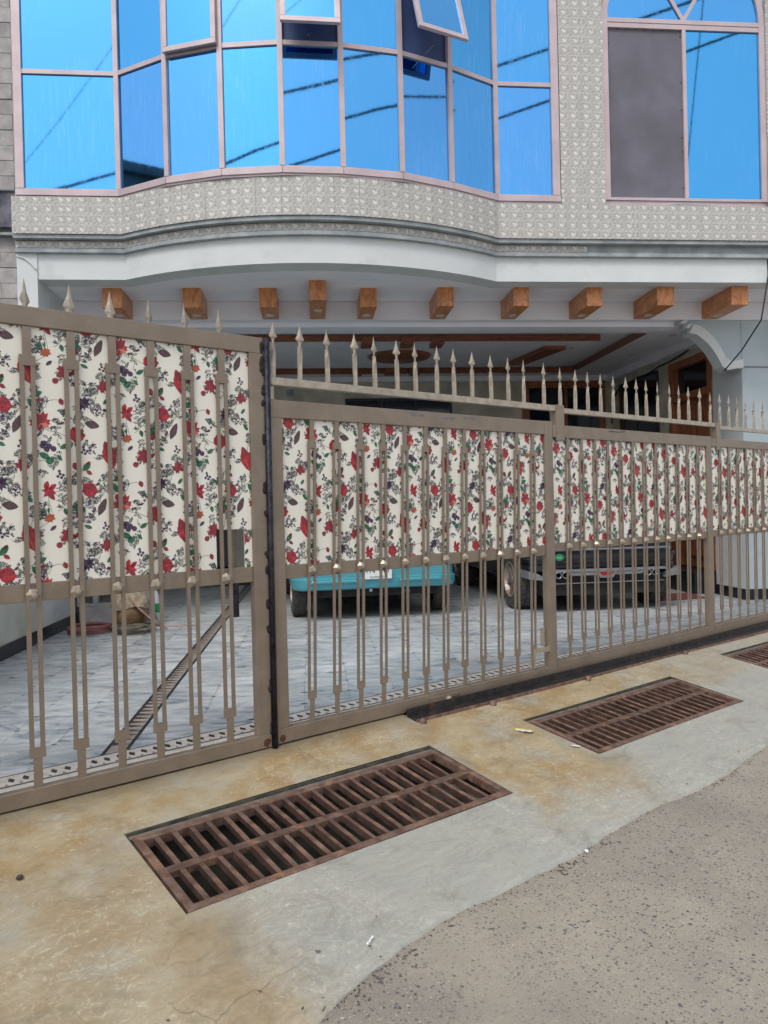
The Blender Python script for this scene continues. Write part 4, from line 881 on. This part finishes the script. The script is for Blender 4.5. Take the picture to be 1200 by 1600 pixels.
# right arched window -------------------------------------------------
aw=hb('window',(3.236,5.084,7.92,8.0,4.435,4.50),FRAME)
def ap_(name,m_,mt,**k):
    m_.v=[(v[0],v[1]-8.8,v[2]) for v in m_.v]; return part(name,m_,mt,aw,**k)
def ab(name,d,mt,**k):
    m_=MB(); m_.box(*d); return ap_(name,m_,mt,**k)
ab('frame_rail',(3.300,5.02,7.905,7.97,4.501,4.53),FRAME)
ab('frame_post',(3.236,3.30,7.90,7.97,4.501,6.459),FRAME); ab('frame_post',(5.02,5.084,7.90,7.97,4.501,6.459),FRAME)
ab('mullion',(4.14,4.18,7.905,7.97,4.531,6.359),FRAME); ab('frame_rail',(3.3005,5.0195,7.905,7.97,6.36,6.41),FRAME); ab('frame_rail',(3.3005,5.0195,7.90,7.97,6.414,6.46),FRAME)
ab('insect_screen',(3.301,4.139,7.93,7.935,4.531,6.359),SCREEN); ab('glass_pane',(4.181,5.019,7.925,7.931,4.531,6.359),GLASS)
dt=MB(); dt.lathe([(0,-.004),(.011,-.003),(.013,0)],n=7,axis='y'); dtm=dt.mesh('silicone_dab',DOT)
for (x_,z_) in [(3.42+.1*i+random.uniform(-.015,.015),6.352) for i in range(7)]+[(3.312,z) for z in (6.2,5.9,5.55,5.3,5.1,4.7)]+[(4.13,z) for z in (6.3,5.8,5.5,5.2,5.05,4.65)]:
    o=link('silicone_dab',dtm,aw,(x_,7.929-8.8,z_)); o.scale=(random.uniform(.7,1.2),1,random.uniform(.7,1.2))
arc=MB(); cz=6.46; Rr=.86; n=24; cxx=4.16
def arcpts(R_): return [(cxx+R_*math.cos(math.pi*i/n),cz+R_*math.sin(math.pi*i/n)) for i in range(n+1)]
A1,A2=arcpts(.924),arcpts(.86)
for i in range(n): arc.prism([A1[i],A1[i+1],A2[i+1],A2[i]],7.90,7.97,'y')
ap_('arch_frame',arc,FRAME)
gg=MB(); gg.prism([(cxx+.86*math.cos(math.pi*i/n),cz+.001+.86*math.sin(math.pi*i/n)) for i in range(n+1)],7.925,7.931,'y'); ap_('glass_pane',gg,GLASS)
mu=MB()
for sg in (-1,1): mu.prism([(cxx-.022,cz+.0),(cxx+.022,cz+.0),(cxx+sg*.33+.022,cz+.55),(cxx+sg*.33-.022,cz+.55)],7.91+.002*sg,7.925+.002*sg,'y')
ap_('muntin',mu,FRAME)
sp_=MB()
for i in range(n):
    a,b=A1[i],A1[i+1]
    lim=lambda p:(max(3.2365,min(5.0835,p[0])),p[1])
    sp_.add([(a[0],7.93,a[1]),(b[0],7.93,b[1]),(b[0],7.93,7.3),(a[0],7.93,7.3)],[(0,1,2,3)])
hp('spandrel',sp_,TILE)
# smear of repair cement below the right window
sm=MB(); sm.prism([(3.75,4.44),(3.9,4.452),(4.05,4.47),(4.2,4.474),(4.35,4.462),(4.6,4.452),(4.62,4.436),(4.2,4.43),(3.9,4.432)],7.912,7.9185,'y'); hp('cement_smear',sm,LEDGE)
# corbel beams ---------------------------------------------------------
CB=[(-2.15,-1.95,8.30),(-1.315,-1.12,8.28),(-.50,-.315,8.27),(.04,.215,7.98),(.59,.77,8.26),(1.44,1.62,8.22),(2.29,2.465,8.215),(3.12,3.30,8.205),(3.92,4.12,8.17),(4.78,4.98,8.14)]
for (a,b,y0) in CB:
    m_=MB(); hx=(b-a)/2; m_.box(-hx,hx,0,8.799-y0,0,.208)
    c=link('ceiling_corbel',m_.mesh('ceiling_corbel',WOOD),H,((a+b)/2,y0-8.8,3.437),bev=.004)
    l=MB(); l.lathe([(0,-.002),(.034,-.003),(.036,-.006),(.05,-.005),(.052,0)],(0,8.62-y0 if y0>8.1 else .42,0),20); part('downlight',l,LENS,c,True)
# right wall, pillar, bracket -------------------------------------------
hb('pillar',(5.3,XR,8.84,9.52,-.05,3.431),WHITE)
hb('pillar_face',(5.302,XR,8.832,8.8395,.131,3.430),PALEB)
hb('side_wall',(5.3,5.55,10.72,12.85,-.05,3.6),CREAM); hb('side_wall',(5.3,5.55,9.521,10.719,3.235,3.6),CREAM)
hb('skirting',(5.288,5.2995,8.845,9.52,0,.13),BLACKG); hb('skirting',(5.3,XR,8.828,8.8395,0,.13),BLACKG)
br=MB(); prof=[(4.50,3.430),(4.50,3.385),(4.565,3.385),(4.565,3.33),(4.62,3.33),(4.62,3.27),(4.70,3.255),(4.78,3.20),(4.86,3.13),(4.93,3.04),(4.99,2.94),(5.03,2.86),(5.10,2.815),(5.2995,2.845),(5.2995,3.430)]
# rib follows the curve; a recessed spandrel fills the corner behind it
sdl=MB()
for i in range(1,len(prof)-2):
    a,b=prof[i],prof[i+1]
    if abs(a[0]-b[0])<1e-6: continue
    sdl.prism([(a[0],a[1]+.002),(b[0],b[1]+.002),(b[0],3.430),(a[0],3.430)],8.838,8.98,'y')
    h=.105 if i>4 else .05
    br.prism([(a[0],a[1]),(b[0],b[1]),(min(b[0]+.05,5.2995) if i<len(prof)-3 else b[0],min(b[1]+h,3.43)),(a[0]+(.05 if i<len(prof)-3 else .05),min(a[1]+h,3.43))],8.79,9.0,'y')
hp('spandrel',sdl,PALEB)
hp('arch_bracket',br,WHITE)
# door in side wall
dr_=hb('door',(5.40,5.44,9.65,10.60,.30,2.66),WOODR)
def dbx(name,d,mt,par,**k):
    m_=MB(); m_.box(*d); m_.v=[(v[0],v[1]-8.8,v[2]) for v in m_.v]; return part(name,m_,mt,par,**k)
dbx('door_frame',(5.285,5.42,9.521,9.64,.30,3.2345),WOODR,dr_,bev=.004); dbx('door_frame',(5.285,5.42,10.60,10.7195,.30,3.2345),WOODR,dr_,bev=.004); dbx('door_frame',(5.285,5.42,9.641,10.599,3.13,3.2345),WOODR,dr_,bev=.004)
dbx('door_frame',(5.29,5.42,9.641,10.599,2.66,2.76),WOODR,dr_,bev=.004)
dbx('fanlight',(5.38,5.386,9.641,10.599,2.761,3.129),DGLASS,dr_)
for (ya,yb) in ((9.72,10.1),(10.15,10.53)):
    for (za,zb) in ((.45,1.0),(1.12,1.75),(1.87,2.5)): dbx('door_panel',(5.375,5.3995,ya,yb,za,zb),WOODR,dr_,bev=.008)
hb('doorstep',(5.0,5.45,9.53,10.9,.001,.28),BLACKG,bev=.004)
hb('side_wall',(5.4405,5.55,9.521,10.719,-.05,3.234),CREAM)
# window in side wall and back wall
sw=hb('window',(5.285,5.2995,11.05,12.5,2.0,3.23),DARKB); sw.data.materials[0]=mat('dark_sill',srgb(40,46,58),.5)
for (a,b) in ((11.09,11.75),(11.80,12.46)): dbx('glass_pane',(5.279,5.2845,a,b,2.05,3.19),DGLASS,sw)
hb('back_wall',(-2.9,5.55,12.85,13.05,-.05,3.7),CREAM)
w1=hb('window',(.62,2.45,12.83,12.8495,1.7,3.10),mat('dark_frame',srgb(36,44,58),.5)); 
for (a,b) in ((.66,1.22),(1.26,1.80),(1.84,2.41)): dbx('glass_pane',(a,b,12.822,12.829,1.75,3.05),DGLASS,w1)
w2=hb('window',(3.68,5.16,12.80,12.8495,1.2,3.38),WOODR,bev=.004)
for (a,b) in ((3.80,4.42),(4.48,5.04)): dbx('glass_pane',(a,b,12.79,12.799,1.3,3.24),DGLASS,w2)
hb('vent',(-.36,-.24,12.84,12.8495,3.15,3.26),LEDGE)
hb('cornice',(-2.7,5.3,12.72,12.8495,3.36,3.445),SOFF); hb('skirting',(-2.7,5.3,12.835,12.8495,0,.13),BLACKG)
hb('side_wall',(-2.95,-2.70,8.301,12.85,-.05,3.7),WHITE); hb('side_wall',(-2.95,-2.701,7.902,8.3,-.05,1.9),WHITE); hb('skirting',(-2.6995,-2.685,7.91,12.83,0,.125),BLACKG)
hb('cornice',(5.16,5.2995,9.21,12.719,3.33,3.445),SOFF)
# carport ceiling: border, tray, floating panel, wood trims
cz_=3.447
ce=MB()
for d in ((-2.7,5.3,9.2105,9.58),(-2.7,5.3,12.42,12.85),(-2.7,-1.9,9.5805,12.4195),(4.45,5.3,9.5805,12.4195)): ce.box(d[0],d[1],d[2],d[3],cz_,cz_+.02)
ce.box(-1.95,4.5,9.5,12.5,3.55,3.57); ce.box(-1.9,4.45,9.56,9.5795,cz_+.021,3.549)
cl=hp('carport_ceiling',ce,SOFF)
def cbx(name,d,mt,**k): return dbx(name,d,mt,cl,**k)
cbx('wood_trim',(4.43,4.4495,9.6,12.4,3.44,3.53),WOODD); cbx('wood_trim',(-1.88,4.4295,12.40,12.4195,3.44,3.53),WOODD)
pn=cbx('floating_panel',(-1.4,3.98,10.02,11.95,3.455,3.53),SOFF); cbx('wood_trim',(-1.4,3.98,9.99,10.019,3.445,3.53),WOODD)
for x in (.80,1.33,1.74): cbx('wood_block',(x-.08,x+.08,9.95,10.25,3.40,3.5),WOODD); cbx('wood_block',(x-.08,x+.08,12.25,12.399,3.40,3.52),WOODD)
dg=MB(); dg.prism([(3.32,10.35),(3.62,10.35),(3.34,11.55),(3.08,11.55)],3.40,3.4545,'z'); dg.v=[(v[0],v[1]-8.8,v[2]) for v in dg.v]; part('wood_beam',dg,WOODD,cl)
md=MB(); md.lathe([(0,-.05),(.36,-.045),(.44,-.03),(.47,0)],(1.34,11.03-8.8,3.4545),36); part('ceiling_medallion',md,WOODD,cl,True)
for (x,y) in ((3.14,9.38),(2.17,9.38),(-.3,9.38),(1.1,9.38),(4.84,10.98),(4.86,9.7)):
    l=MB(); l.lathe([(0,-.002),(.035,-.003),(.038,-.007),(.052,-.006),(.055,0)],(x,y-8.8,cz_-.0005),20); part('downlight',l,LENS,cl,True)
l=MB(); l.lathe([(0,-.002),(.035,-.003),(.038,-.007),(.052,-.006),(.055,0)],(3.72,10.5-8.8,3.4545),20); part('downlight',l,LENS,cl,True)
# ------------------------------------------------------------------ wires
def cable(pts,r,label,mt=CABLE,sag=0,n=8,name='cable'):
    m_=MB(); P_=[]
    for a,b in zip(pts,pts[1:]):
        a=Vector(a);b=Vector(b)
        for i in range(n): t=i/n; q=a.lerp(b,t); q.z-=sag*4*t*(1-t); P_.append(q)
    P_.append(Vector(pts[-1])); c=P_[0].copy(); m_.tube([p-c for p in P_],r,6); return tag(part(name,m_,mt,None,True,loc=tuple(c)),label,'cable')
cable([(5.13,8.0,3.9),(5.13,7.99,3.73),(5.04,8.0,3.23),(4.98,8.3,2.95),(5.02,8.74,2.80)],.008,'black cable hanging from the fascia to the white arch bracket')
cable([(5.02,8.78,2.80),(5.1,8.786,2.81),(5.2,8.786,2.83),(5.34,8.82,2.86),(6.0,8.82,2.85)],.004,'thin wire running right across the white pillar from the bracket')
cable([(5.27,9.25,3.40),(5.27,9.92,3.36),(5.27,11.0,3.27),(5.27,11.7,3.24),(5.26,12.5,3.15),(5.255,12.74,3.05),(5.25,12.76,2.6)],.012,'black cable clipped along the top of the carport side wall',sag=.03)
cable([(-2.71,7.97,3.74),(-2.76,7.975,3.80),(-2.82,7.975,3.85),(-2.88,7.975,3.87),(-2.905,7.99,3.875)],.007,'short wire crossing the corner of the white left pillar',WHITE)
cable([(-14,.8,4.9),(-3.1,.7,8.02),(0,.5,8.97),(3.5,.95,9.85),(14,2.2,13.1)],.027,'thick overhead cable, the upper one reflected in the blue glass',sag=.05,name='power_cable')
cable([(-14,.8,3.6),(-3.1,.7,6.7),(0,.5,7.6),(3.5,.95,8.80),(14,2.2,12.3)],.027,'thick overhead cable, the lower one reflected in the blue glass',sag=.05,name='power_cable')
cable([(-9,.4,3.6),(-5.13,.98,8.01),(-3.46,1.21,10.06),(2,2,16)],.006,'thin overhead wire reflected in the leftmost blue pane',sag=.05,name='power_cable')
cable([(7.2,1.2,4),(7.8,1.3,9),(8.3,1.5,14)],.012,'thin wire reflected at the right side of the arched window',sag=.1,name='power_cable')
# ------------------------------------------------------------------ neighbouring block wall
nb=thing('block_wall','unplastered grey concrete block wall left of the house','wall',(-4,10.35,0))
bx('mortar_core',(-3,1.04,.012,.25,-.5,9.2),MORT,nb)
bmx=MB(); bmx.box(-.197,.197,0,.1,.004,.196); bmesh_=bmx.mesh('brick',BLK)
row=0; z=3.3
while z<8.9:
    if 4.80<z<5.35:
        z+=.2; row+=1; continue
    for i in range(6):
        x=1.04-.2-.4*i-(.2 if row%2 else 0)+.2
        if x-.2<-1.6: break
        if x+.2>1.045:
            o=link('brick',bmesh_,nb,(x-.1,random.uniform(-.006,.004),z)); o.scale=(.5,1,1)
        else: o=link('brick',bmesh_,nb,(x,random.uniform(-.006,.006),z)); o.rotation_euler=(0,random.uniform(-.008,.008),0)
    z+=.2; row+=1
bx('stained_lintel',(-3,1.04,-.03,.011,5.02,5.48),STAINB,nb); bx('ledge',(-3,1.04,-.09,.011,4.90,4.93),LEDGE,nb); bx('ledge',(-3,1.04,-.05,.011,5.481,5.50),STAINB,nb)
tw=MB(); tw.tube([(.55,-.06,5.52),(.68,-.1,5.68),(.75,-.08,5.85)],.008,5); tw.tube([(.75,-.05,5.5),(.9,-.1,5.65),(.98,-.06,5.7)],.008,5); part('rebar_stub',tw,RUST,nb,True)
ob=thing('opposite_building','plain grey building up the street reflected in the glass','building',(-18.5,3,0))
bx('wall',(-4.5,4.4,-2.2,4.5,-.5,10.1),BLD,ob); bx('roof_slab',(-4.6,4.6,-2.4,4.7,10.101,10.35),BLD,ob)
for y_ in (-1.2,.8,2.8):
    for z_ in (2,5.2,8): bx('window',(4.401,4.43,y_-.5,y_+.5,z_,z_+1.3),DGLASS,ob)
# ------------------------------------------------------------------ cars
def tyre_mesh(R_,w,mt=RUBBER):
    m_=MB(); n=32; prof=[(R_*.62,-w/2*.9),(R_*.84,-w/2),(R_*.97,-w/2*.86),(R_,-w/2*.62),(R_,-.006),(R_*.975,-.005),(R_*.975,.005),(R_,.006),(R_,w/2*.62),(R_*.97,w/2*.86),(R_*.84,w/2),(R_*.62,w/2*.9)]
    m_.lathe(prof,n=n,axis='x')
    # tread blocks
    for k in range(48):
        t=2*math.pi*k/48
        for (a,b) in ((-w*.42,-w*.24),(-w*.2,-.008),(.008,w*.2),(w*.24,w*.42)):
            c,s_=math.cos(t),math.sin(t); T=Matrix(((1,0,0,0),(0,c,-s_,0),(0,s_,c,0),(0,0,0,1)))
            m_.box(a,b,-.008,.008,R_-.004,R_+.005,0,T)
    return m_.mesh('tyre',mt)
def wheel(root,x,y,R_,w,side,spokes=5):
    tm=tyre_mesh(R_,w); wh=link('wheel',tm,root,(x,y,R_+.004))
    m_=MB(); s_=side*w/2
    m_.lathe([(R_*.62,s_*.92),(R_*.60,s_*.98),(R_*.55,s_*.5),(R_*.54,-s_*.5)],n=32,axis='x'); m_.lathe([(0,s_*.75),(R_*.13,s_*.75),(R_*.15,s_*.5)],n=12,axis='x')
    for k in range(spokes):
        a=2*math.pi*k/spokes+.3
        for off in (-.10,.10):
            c,sn=math.cos(a+off),math.sin(a+off); T=Matrix(((1,0,0,0),(0,c,-sn,0),(0,sn,c,0),(0,0,0,1)))
            m_.box(min(s_*.45,s_*.72),max(s_*.45,s_*.72),-.014,.014,R_*.1,R_*.57,0,T)
    part('rim',m_,ALLOY,wh)
    d=MB(); d.lathe([(0,s_*.1),(R_*.5,s_*.1)],n=20,axis='x'); part('brake_disc',d,UNDER,wh)
def loft(stations,mt,name,root,sub=2):
    """stations: (y, half_width_low, half_width_belt, half_width_top, z_low, z_belt, z_top)"""
    m_=MB(); n=None
    for (y,wl_,wb,wt,zl,zb,zt) in stations:
        half=[(0,zl),(wl_*.9,zl),(wl_,zl+.05),((wl_+wb)/2+.01,(zl+zb)/2),(wb,zb),((wb+wt)/2,(zb+zt)/2),(wt,zt-.04),(wt*.8,zt),(0,zt+.01)]
        ring=[(x,y,z) for x,z in half]+[(-x,y,z) for x,z in half[-2:0:-1]]
        n=len(ring); m_.v+=ring
    for i in range(len(stations)-1):
        for k in range(n): q=i*n; m_.f.append((q+k,q+(k+1)%n,q+n+(k+1)%n,q+n+k)); m_.m.append(0)
    m_.f.append(tuple(range(n))); m_.m.append(0); e=(len(stations)-1)*n; m_.f.append(tuple(range(e,e+n))); m_.m.append(0)
    return part(name,m_,mt,root,True,sub=sub)
def bumper(name,root,hw,y0,depth,z0,z1,mt,prof=None,corner=.16):
    """rounded bumper skin swept round the corners"""
    m_=MB(); path=[(-hw,depth)]
    for k in range(7):
        a=math.pi/2*k/6; path.append((-hw+corner-corner*math.cos(a),corner-corner*math.sin(a)))
    path+= [(-x,y) for x,y in path[::-1]]
    prof=prof or [(0.03,z0),(0,z0+.04),(0,(z0+z1)/2),(.01,z1-.03),(.04,z1)]
    nP=len(prof)
    for i,(x,y) in enumerate(path):
        a=path[max(i-1,0)]; b=path[min(i+1,len(path)-1)]; d=Vector((b[0]-a[0],b[1]-a[1])).normalized(); nn=Vector((-d.y,d.x))
        crown=.03*(1-(x/hw)**2)
        for (off,z) in prof: m_.v.append((x+nn.x*off,y0+y+nn.y*off-crown,z))
    for i in range(len(path)-1):
        for k in range(nP-1): q=i*nP; m_.f.append((q+k,q+k+1,q+nP+k+1,q+nP+k)); m_.m.append(0)
    o=part(name,m_,mt,root,True); s_=o.modifiers.new('t','SOLIDIFY'); s_.thickness=.01; s_.offset=-1
    e=o.modifiers.new('e','EDGE_SPLIT'); e.split_angle=rad(38); return o
def text(root,body,size,loc,mt,name,ext=.0006):
    cu=bpy.data.curves.new(name,'FONT'); cu.body=body; cu.size=size; cu.extrude=ext; cu.align_x='CENTER'; cu.align_y='CENTER'
    tmp=bpy.data.objects.new(name+'_tmp',cu); COL.objects.link(tmp); dg_=bpy.context.evaluated_depsgraph_get(); me=bpy.data.meshes.new_from_object(tmp.evaluated_get(dg_)); bpy.data.objects.remove(tmp)
    me.materials.clear(); me.materials.append(mt); o=link(name,me,root,loc); o.rotation_euler=(rad(90),0,0); return o
# turquoise hatchback; origin on floor below rear bumper centre
c1=thing('parked_car','small turquoise car parked nose-in behind the gate, rear bumper and plate showing','car',(.70,8.34,0),rad(4.2))
loft([(.10,.80,.84,.70,.52,.82,1.40),(.25,.84,.88,.72,.52,.84,1.47),(1.0,.85,.89,.72,.52,.84,1.50),(2.1,.85,.89,.70,.50,.82,1.46),(2.65,.85,.88,.68,.50,.85,1.2),(3.3,.83,.85,.66,.48,.80,.95),(3.7,.72,.74,.6,.48,.68,.74)],TURQ,'body',c1)
bumper('rear_bumper',c1,.93,0,.55,.36,.80,TURQ,[(.07,.345),(.02,.36),(-.002,.40),(-.004,.47),(.02,.485),(.024,.56),(.03,.66),(.01,.69),(.04,.80)])
bumper('front_bumper',c1,.86,0,.4,.2,.6,TURQ); fbp=[o for o in c1.children if o.name.startswith('front_bumper')][0]; fbp.location=(0,3.72,0); fbp.rotation_euler=(0,0,math.pi)
for sg in (-1,1):
    wheel(c1,sg*.83,.64,.295,.17,sg); wheel(c1,sg*.83,3.05,.29,.17,sg)
    m_=MB(); m_.box(sg*.80-.04,sg*.80+.04,1.0,2.68,.28,.54); part('door_sill',m_,TURQ,c1,bev=.015)
    m_=MB(); m_.box(sg*.79-.07,sg*.79+.07,.075,.12,.86,1.12); part('tail_light',m_,REDL,c1,bev=.02)
    m_=MB(); m_.box(min(sg*.895,sg*.8),max(sg*.895,sg*.8),.7,2.3,.93,1.30); part('side_window',m_,DGLASS,c1,bev=.02)
    m_=MB(); m_.lathe([(0,.03),(.08,.03),(.10,.0),(.1,-.05)],(sg*.55,3.72,.66),16,'y'); part('headlight',m_,LENS,c1)
m_=MB(); m_.prism([(-.6,.98),(.6,.98),(.55,1.33),(-.55,1.33)],.06,.13,'y'); part('rear_window',m_,DGLASS,c1,bev=.02)
m_=MB(); m_.box(-.7,.7,.12,3.6,.26,.52); part('underbody',m_,UNDER,c1)
for (a,b) in ((-.74,-.20),(.24,.74)):
    m_=MB(); m_.prism([(a,.425),(b,.425),(b-.03,.462),(a+.03,.462)],-.052,-.0,'y'); part('bumper_ridge',m_,TURQ,c1,bev=.012)
m_=MB(); m_.box(-.165,.165,-.052,-.046,.462,.60); pt=part('number_plate',m_,WHITEP,c1,bev=.001)
text(pt,'TN 143',.088,(0,-.0528,.555),INKP,'plate_number'); text(pt,'ISLAMABAD',.030,(0,-.0528,.483),INKP,'plate_number')
m_=MB(); m_.tube([(.36,.03,.31),(.36,.5,.32)],.024,10,cap=False); m_.tube([(.36,.04,.31),(.36,.42,.32)],.019,10,cap=True); part('exhaust_pipe',m_,SILV,c1,True)
m_=MB(); m_.box(-.08,-.05,0,.02,.32,.35); part('tow_eye',m_,SILV,c1)
# black suv
c2=thing('parked_car','large black car with twin chrome exhausts parked behind the gate, right of the turquoise car','car',(3.30,8.30,0),rad(2))
loft([(.12,.82,.88,.72,.62,1.0,1.55),(.35,.88,.92,.74,.62,1.02,1.66),(1.1,.90,.93,.75,.62,1.02,1.72),(2.6,.90,.93,.73,.62,1.02,1.68),(3.2,.90,.92,.70,.6,1.02,1.35),(4.0,.88,.90,.68,.58,.95,1.08),(4.5,.76,.78,.62,.55,.8,.9)],BLACKP,'body',c2)
bumper('rear_bumper',c2,.90,0,.5,.40,.82,BLACKP,[(.03,.475),(.012,.50),(.01,.55),(.028,.555),(.028,.565),(.012,.57),(.01,.61),(.0,.62),(-.01,.66),(-.012,.67),(.03,.68),(.05,.82)])
for sg in (-1,1):
    wheel(c2,sg*.825,.62,.345,.235,sg,6); wheel(c2,sg*.825,3.4,.345,.235,sg,6)
    m_=MB(); m_.box(sg*.84-.04,sg*.84+.04,1.02,3.0,.34,.64); part('door_sill',m_,BLACKP,c2,bev=.02)
    m_=MB(); m_.box(sg*.78-.09,sg*.78+.09,.06,.14,.98,1.2); part('tail_light',m_,REDL,c2,bev=.02)
    m_=MB(); m_.box(min(sg*.935,sg*.83),max(sg*.935,sg*.83),.7,2.9,1.12,1.5); part('side_window',m_,DGLASS,c2,bev=.02)
    for dx_ in (-.041,.041):
        m_=MB(); m_.lathe([(.030,.0),(.034,-.004),(.0375,-.002),(.037,.0),(.035,.09),(.029,.09),(.030,0)],(sg*.53+dx_,-.055,.437),20,'y'); e=part('exhaust_tip',m_,CHROME,c2,True); e.scale=(1,1,1)
    m_=MB(); m_.prism([(sg*.79,.455),(sg*.90,.49),(sg*.90,.40),(sg*.70,.375),(sg*.73,.42)][::sg],-.02,.35,'y'); part('corner_trim',m_,SILV,c2,bev=.006)
m_=MB(); m_.prism([(-.72,.470),(.72,.470),(.70,.50),(-.70,.50)],-.05,-.02,'y'); part('chrome_strip',m_,CHROME,c2,bev=.004)
m_=MB(); m_.prism([(-.42,.425),(.42,.425),(.48,.469),(-.48,.469)],-.035,-.015,'y'); part('skid_plate',m_,SILV,c2,bev=.004)
m_=MB(); m_.prism([(-.075,.395),(.075,.395),(.125,.4695),(-.125,.4695)],-.045,-.0355,'y'); part('fog_surround',m_,CHROME,c2)
m_=MB(); m_.prism([(-.05,.42),(.05,.42),(.095,.462),(-.095,.462)],-.052,-.0455,'y'); part('fog_light',m_,REDL,c2)
m_=MB(); m_.box(-.72,.72,.04,.3,.20,.425); m_.box(-.72,.72,.3,4.3,.26,.6); part('underbody',m_,UNDER,c2)
m_=MB(); m_.box(-.70,.70,-.012,.03,.335,.342); part('lower_strip',m_,SILV,c2)
m_=MB(); m_.lathe([(0,-.003),(.052,-.003),(.052,0)],(0,0,0),20,'y'); st=part('round_sticker',m_,GREENST,c2,loc=(-.56,-.062,.640)); st.scale=(1,1,.72)
text(st,'oo',.045,(0,-.0042,.0),WHITEP,'sticker_print')
m_=MB(); m_.prism([(-.62,1.12),(.62,1.12),(.56,1.5),(-.56,1.5)],.07,.15,'y'); part('rear_window',m_,DGLASS,c2,bev=.02)
m_=MB(); m_.box(-.80,.80,.0,.3,.70,.725); part('bumper_step',m_,SILV,c2,bev=.02)
# ------------------------------------------------------------------ clutter in the left corner
def hollow_block(x,y,z,rot,label):
    m_=MB(); W_,D_,H_=.4,.2,.2
    m_.box(-W_/2,W_/2,-D_/2,D_/2,0,.035); m_.box(-W_/2,W_/2,-D_/2,D_/2,H_-.035,H_)
    for (a,b) in ((-W_/2,-W_/2+.035),(-.03,.03),(W_/2-.035,W_/2)): m_.box(a,b,-D_/2,D_/2,.035,H_-.035)
    m_.box(-W_/2+.035,W_/2-.035,D_/2-.02,D_/2,.035,H_-.035)
    return tag(part('concrete_block',m_,BLK,loc=(x,y,z),rotz=rot,bev=.004),label,'block','concrete blocks in the carport corner')
hollow_block(-2.46,8.95,.202,.02,'hollow grey block on top of the solid block by the left wall')
hollow_block(-2.07,9.0,.202,.02,'hollow grey block half hidden behind the sack')
m_=MB(); m_.box(-.36,.36,-.12,.12,0,.2); o=tag(part('concrete_block',m_,BLK,loc=(-2.28,8.97,0),bev=.006),'solid rough block lying under the hollow blocks','block','concrete blocks in the carport corner')
pot=MB(); pot.lathe([(0,0),(.11,0),(.16,.06),(.19,.16),(.18,.24),(.14,.28),(.12,.29),(.0,.29)],n=20); tag(part('clay_pot',pot,CLAY,None,True,loc=(-1.97,8.42,0)),'brown clay pot on the marble floor with a sack over it','pot')
sk=MB(); n=18
for i,(r,z) in enumerate([(.0,.47),(.10,.46),(.16,.40),(.18,.34),(.19,.30),(.20,.27),(.205,.24)]):
    for k in range(n):
        t=2*math.pi*k/n; rr=r*(1+.10*math.sin(5*t+i)+.06*math.sin(9*t)); sk.v.append((rr*math.cos(t),rr*math.sin(t),z+.02*math.sin(4*t+i)))
for i in range(6):
    for k in range(n): q=i*n; sk.f.append((q+k,q+(k+1)%n,q+n+(k+1)%n,q+n+k)); sk.m.append(0)
o=tag(part('sack',sk,SACK,None,True,loc=(-1.97,8.42,.0)),'beige jute sack slumped over the clay pot','sack')
def coil(name,c,R0,r,turns,mt,label,jit=.03,cat='coil',flat=1):
    m_=MB(); rr=random.Random(hash(name)%99); pts=[]
    N=turns*16
    for i in range(N+1):
        t=2*math.pi*i/16; R_=R0+jit*math.sin(t*.37+1)+jit*.7*math.sin(t*.83); pts.append((R_*math.cos(t)+jit*math.sin(t*.21),R_*math.sin(t)*flat+jit*math.cos(t*.33),r+ (i/N)*r*2*turns*.35+jit*.4*abs(math.sin(t*.6))))
    m_.tube(pts,r,6); return tag(part(name,m_,mt,None,True,loc=c),label,cat)
coil('hose_coil',(-2.35,8.25,0),.21,.017,5,HOSE,'coil of faded pink hose on the floor near the left wall',.012)
coil('cable_coil',(-1.86,8.12,0),.14,.009,9,ROPE,'tangled coil of old beige cable in front of the clay pot',.045)
pc=MB()
for i in range(8):
    for j in range(5):
        u,v=i/7,j/4; pc.v.append((u*.34+.03*math.sin(v*5),.05*math.sin(u*5+v*3)-.05*v,.38*(1-u)**1.3*(.6+.4*v)+.02+.012*math.sin(9*u+4*v)))
for i in range(7):
    for j in range(4): a=i*5+j; pc.f.append((a,a+1,a+6,a+5)); pc.m.append(0)
o=part('pink_cloth',pc,PINKC,None,True,loc=(-1.92,8.28,0)); o.modifiers.new('t','SOLIDIFY').thickness=.005; tag(o,'pink cloth trailing from the pot down to the floor','cloth')
pb=MB()
for i in range(9):
    for k in range(10):
        t=2*math.pi*k/10; u=i/8; r=.05*math.sin(math.pi*(.08+.86*u))*(1+.25*math.sin(3*t+i)); pb.v.append((r*math.cos(t)+.06*u,r*math.sin(t),.02+.42*(1-u)))
for i in range(8):
    for k in range(10): q=i*10; pb.f.append((q+k,q+(k+1)%10,q+10+(k+1)%10,q+10+k)); pb.m.append(1 if 4<=i<6 else 0)
o=part('plastic_bag',pb,[PLAS,GREENP],None,True,loc=(-1.80,8.75,0)); tag(o,'clear and green plastic bag hanging behind the clay pot','bag')
m_=MB(); m_.tube([(0,0,.006),(.08,.02,.006),(.2,-.01,.006),(.32,.03,.006)],.006,6); tag(part('pink_string',m_,PINKC,None,True,loc=(-1.62,8.45,0)),'thin pink string lying on the marble beside the cable coil','string')
# door mat
mt_=MB(); mt_.prism([(4.30,8.98),(4.94,9.10),(4.98,9.66),(4.45,9.56)],.001,.014,'z'); mt_.v=[(v[0]-4.65,v[1]-9.3,v[2]) for v in mt_.v]
tag(part('door_mat',mt_,MATR,loc=(4.65,9.3,0),bev=.003),'dull red mat on the floor in front of the wooden door','mat')
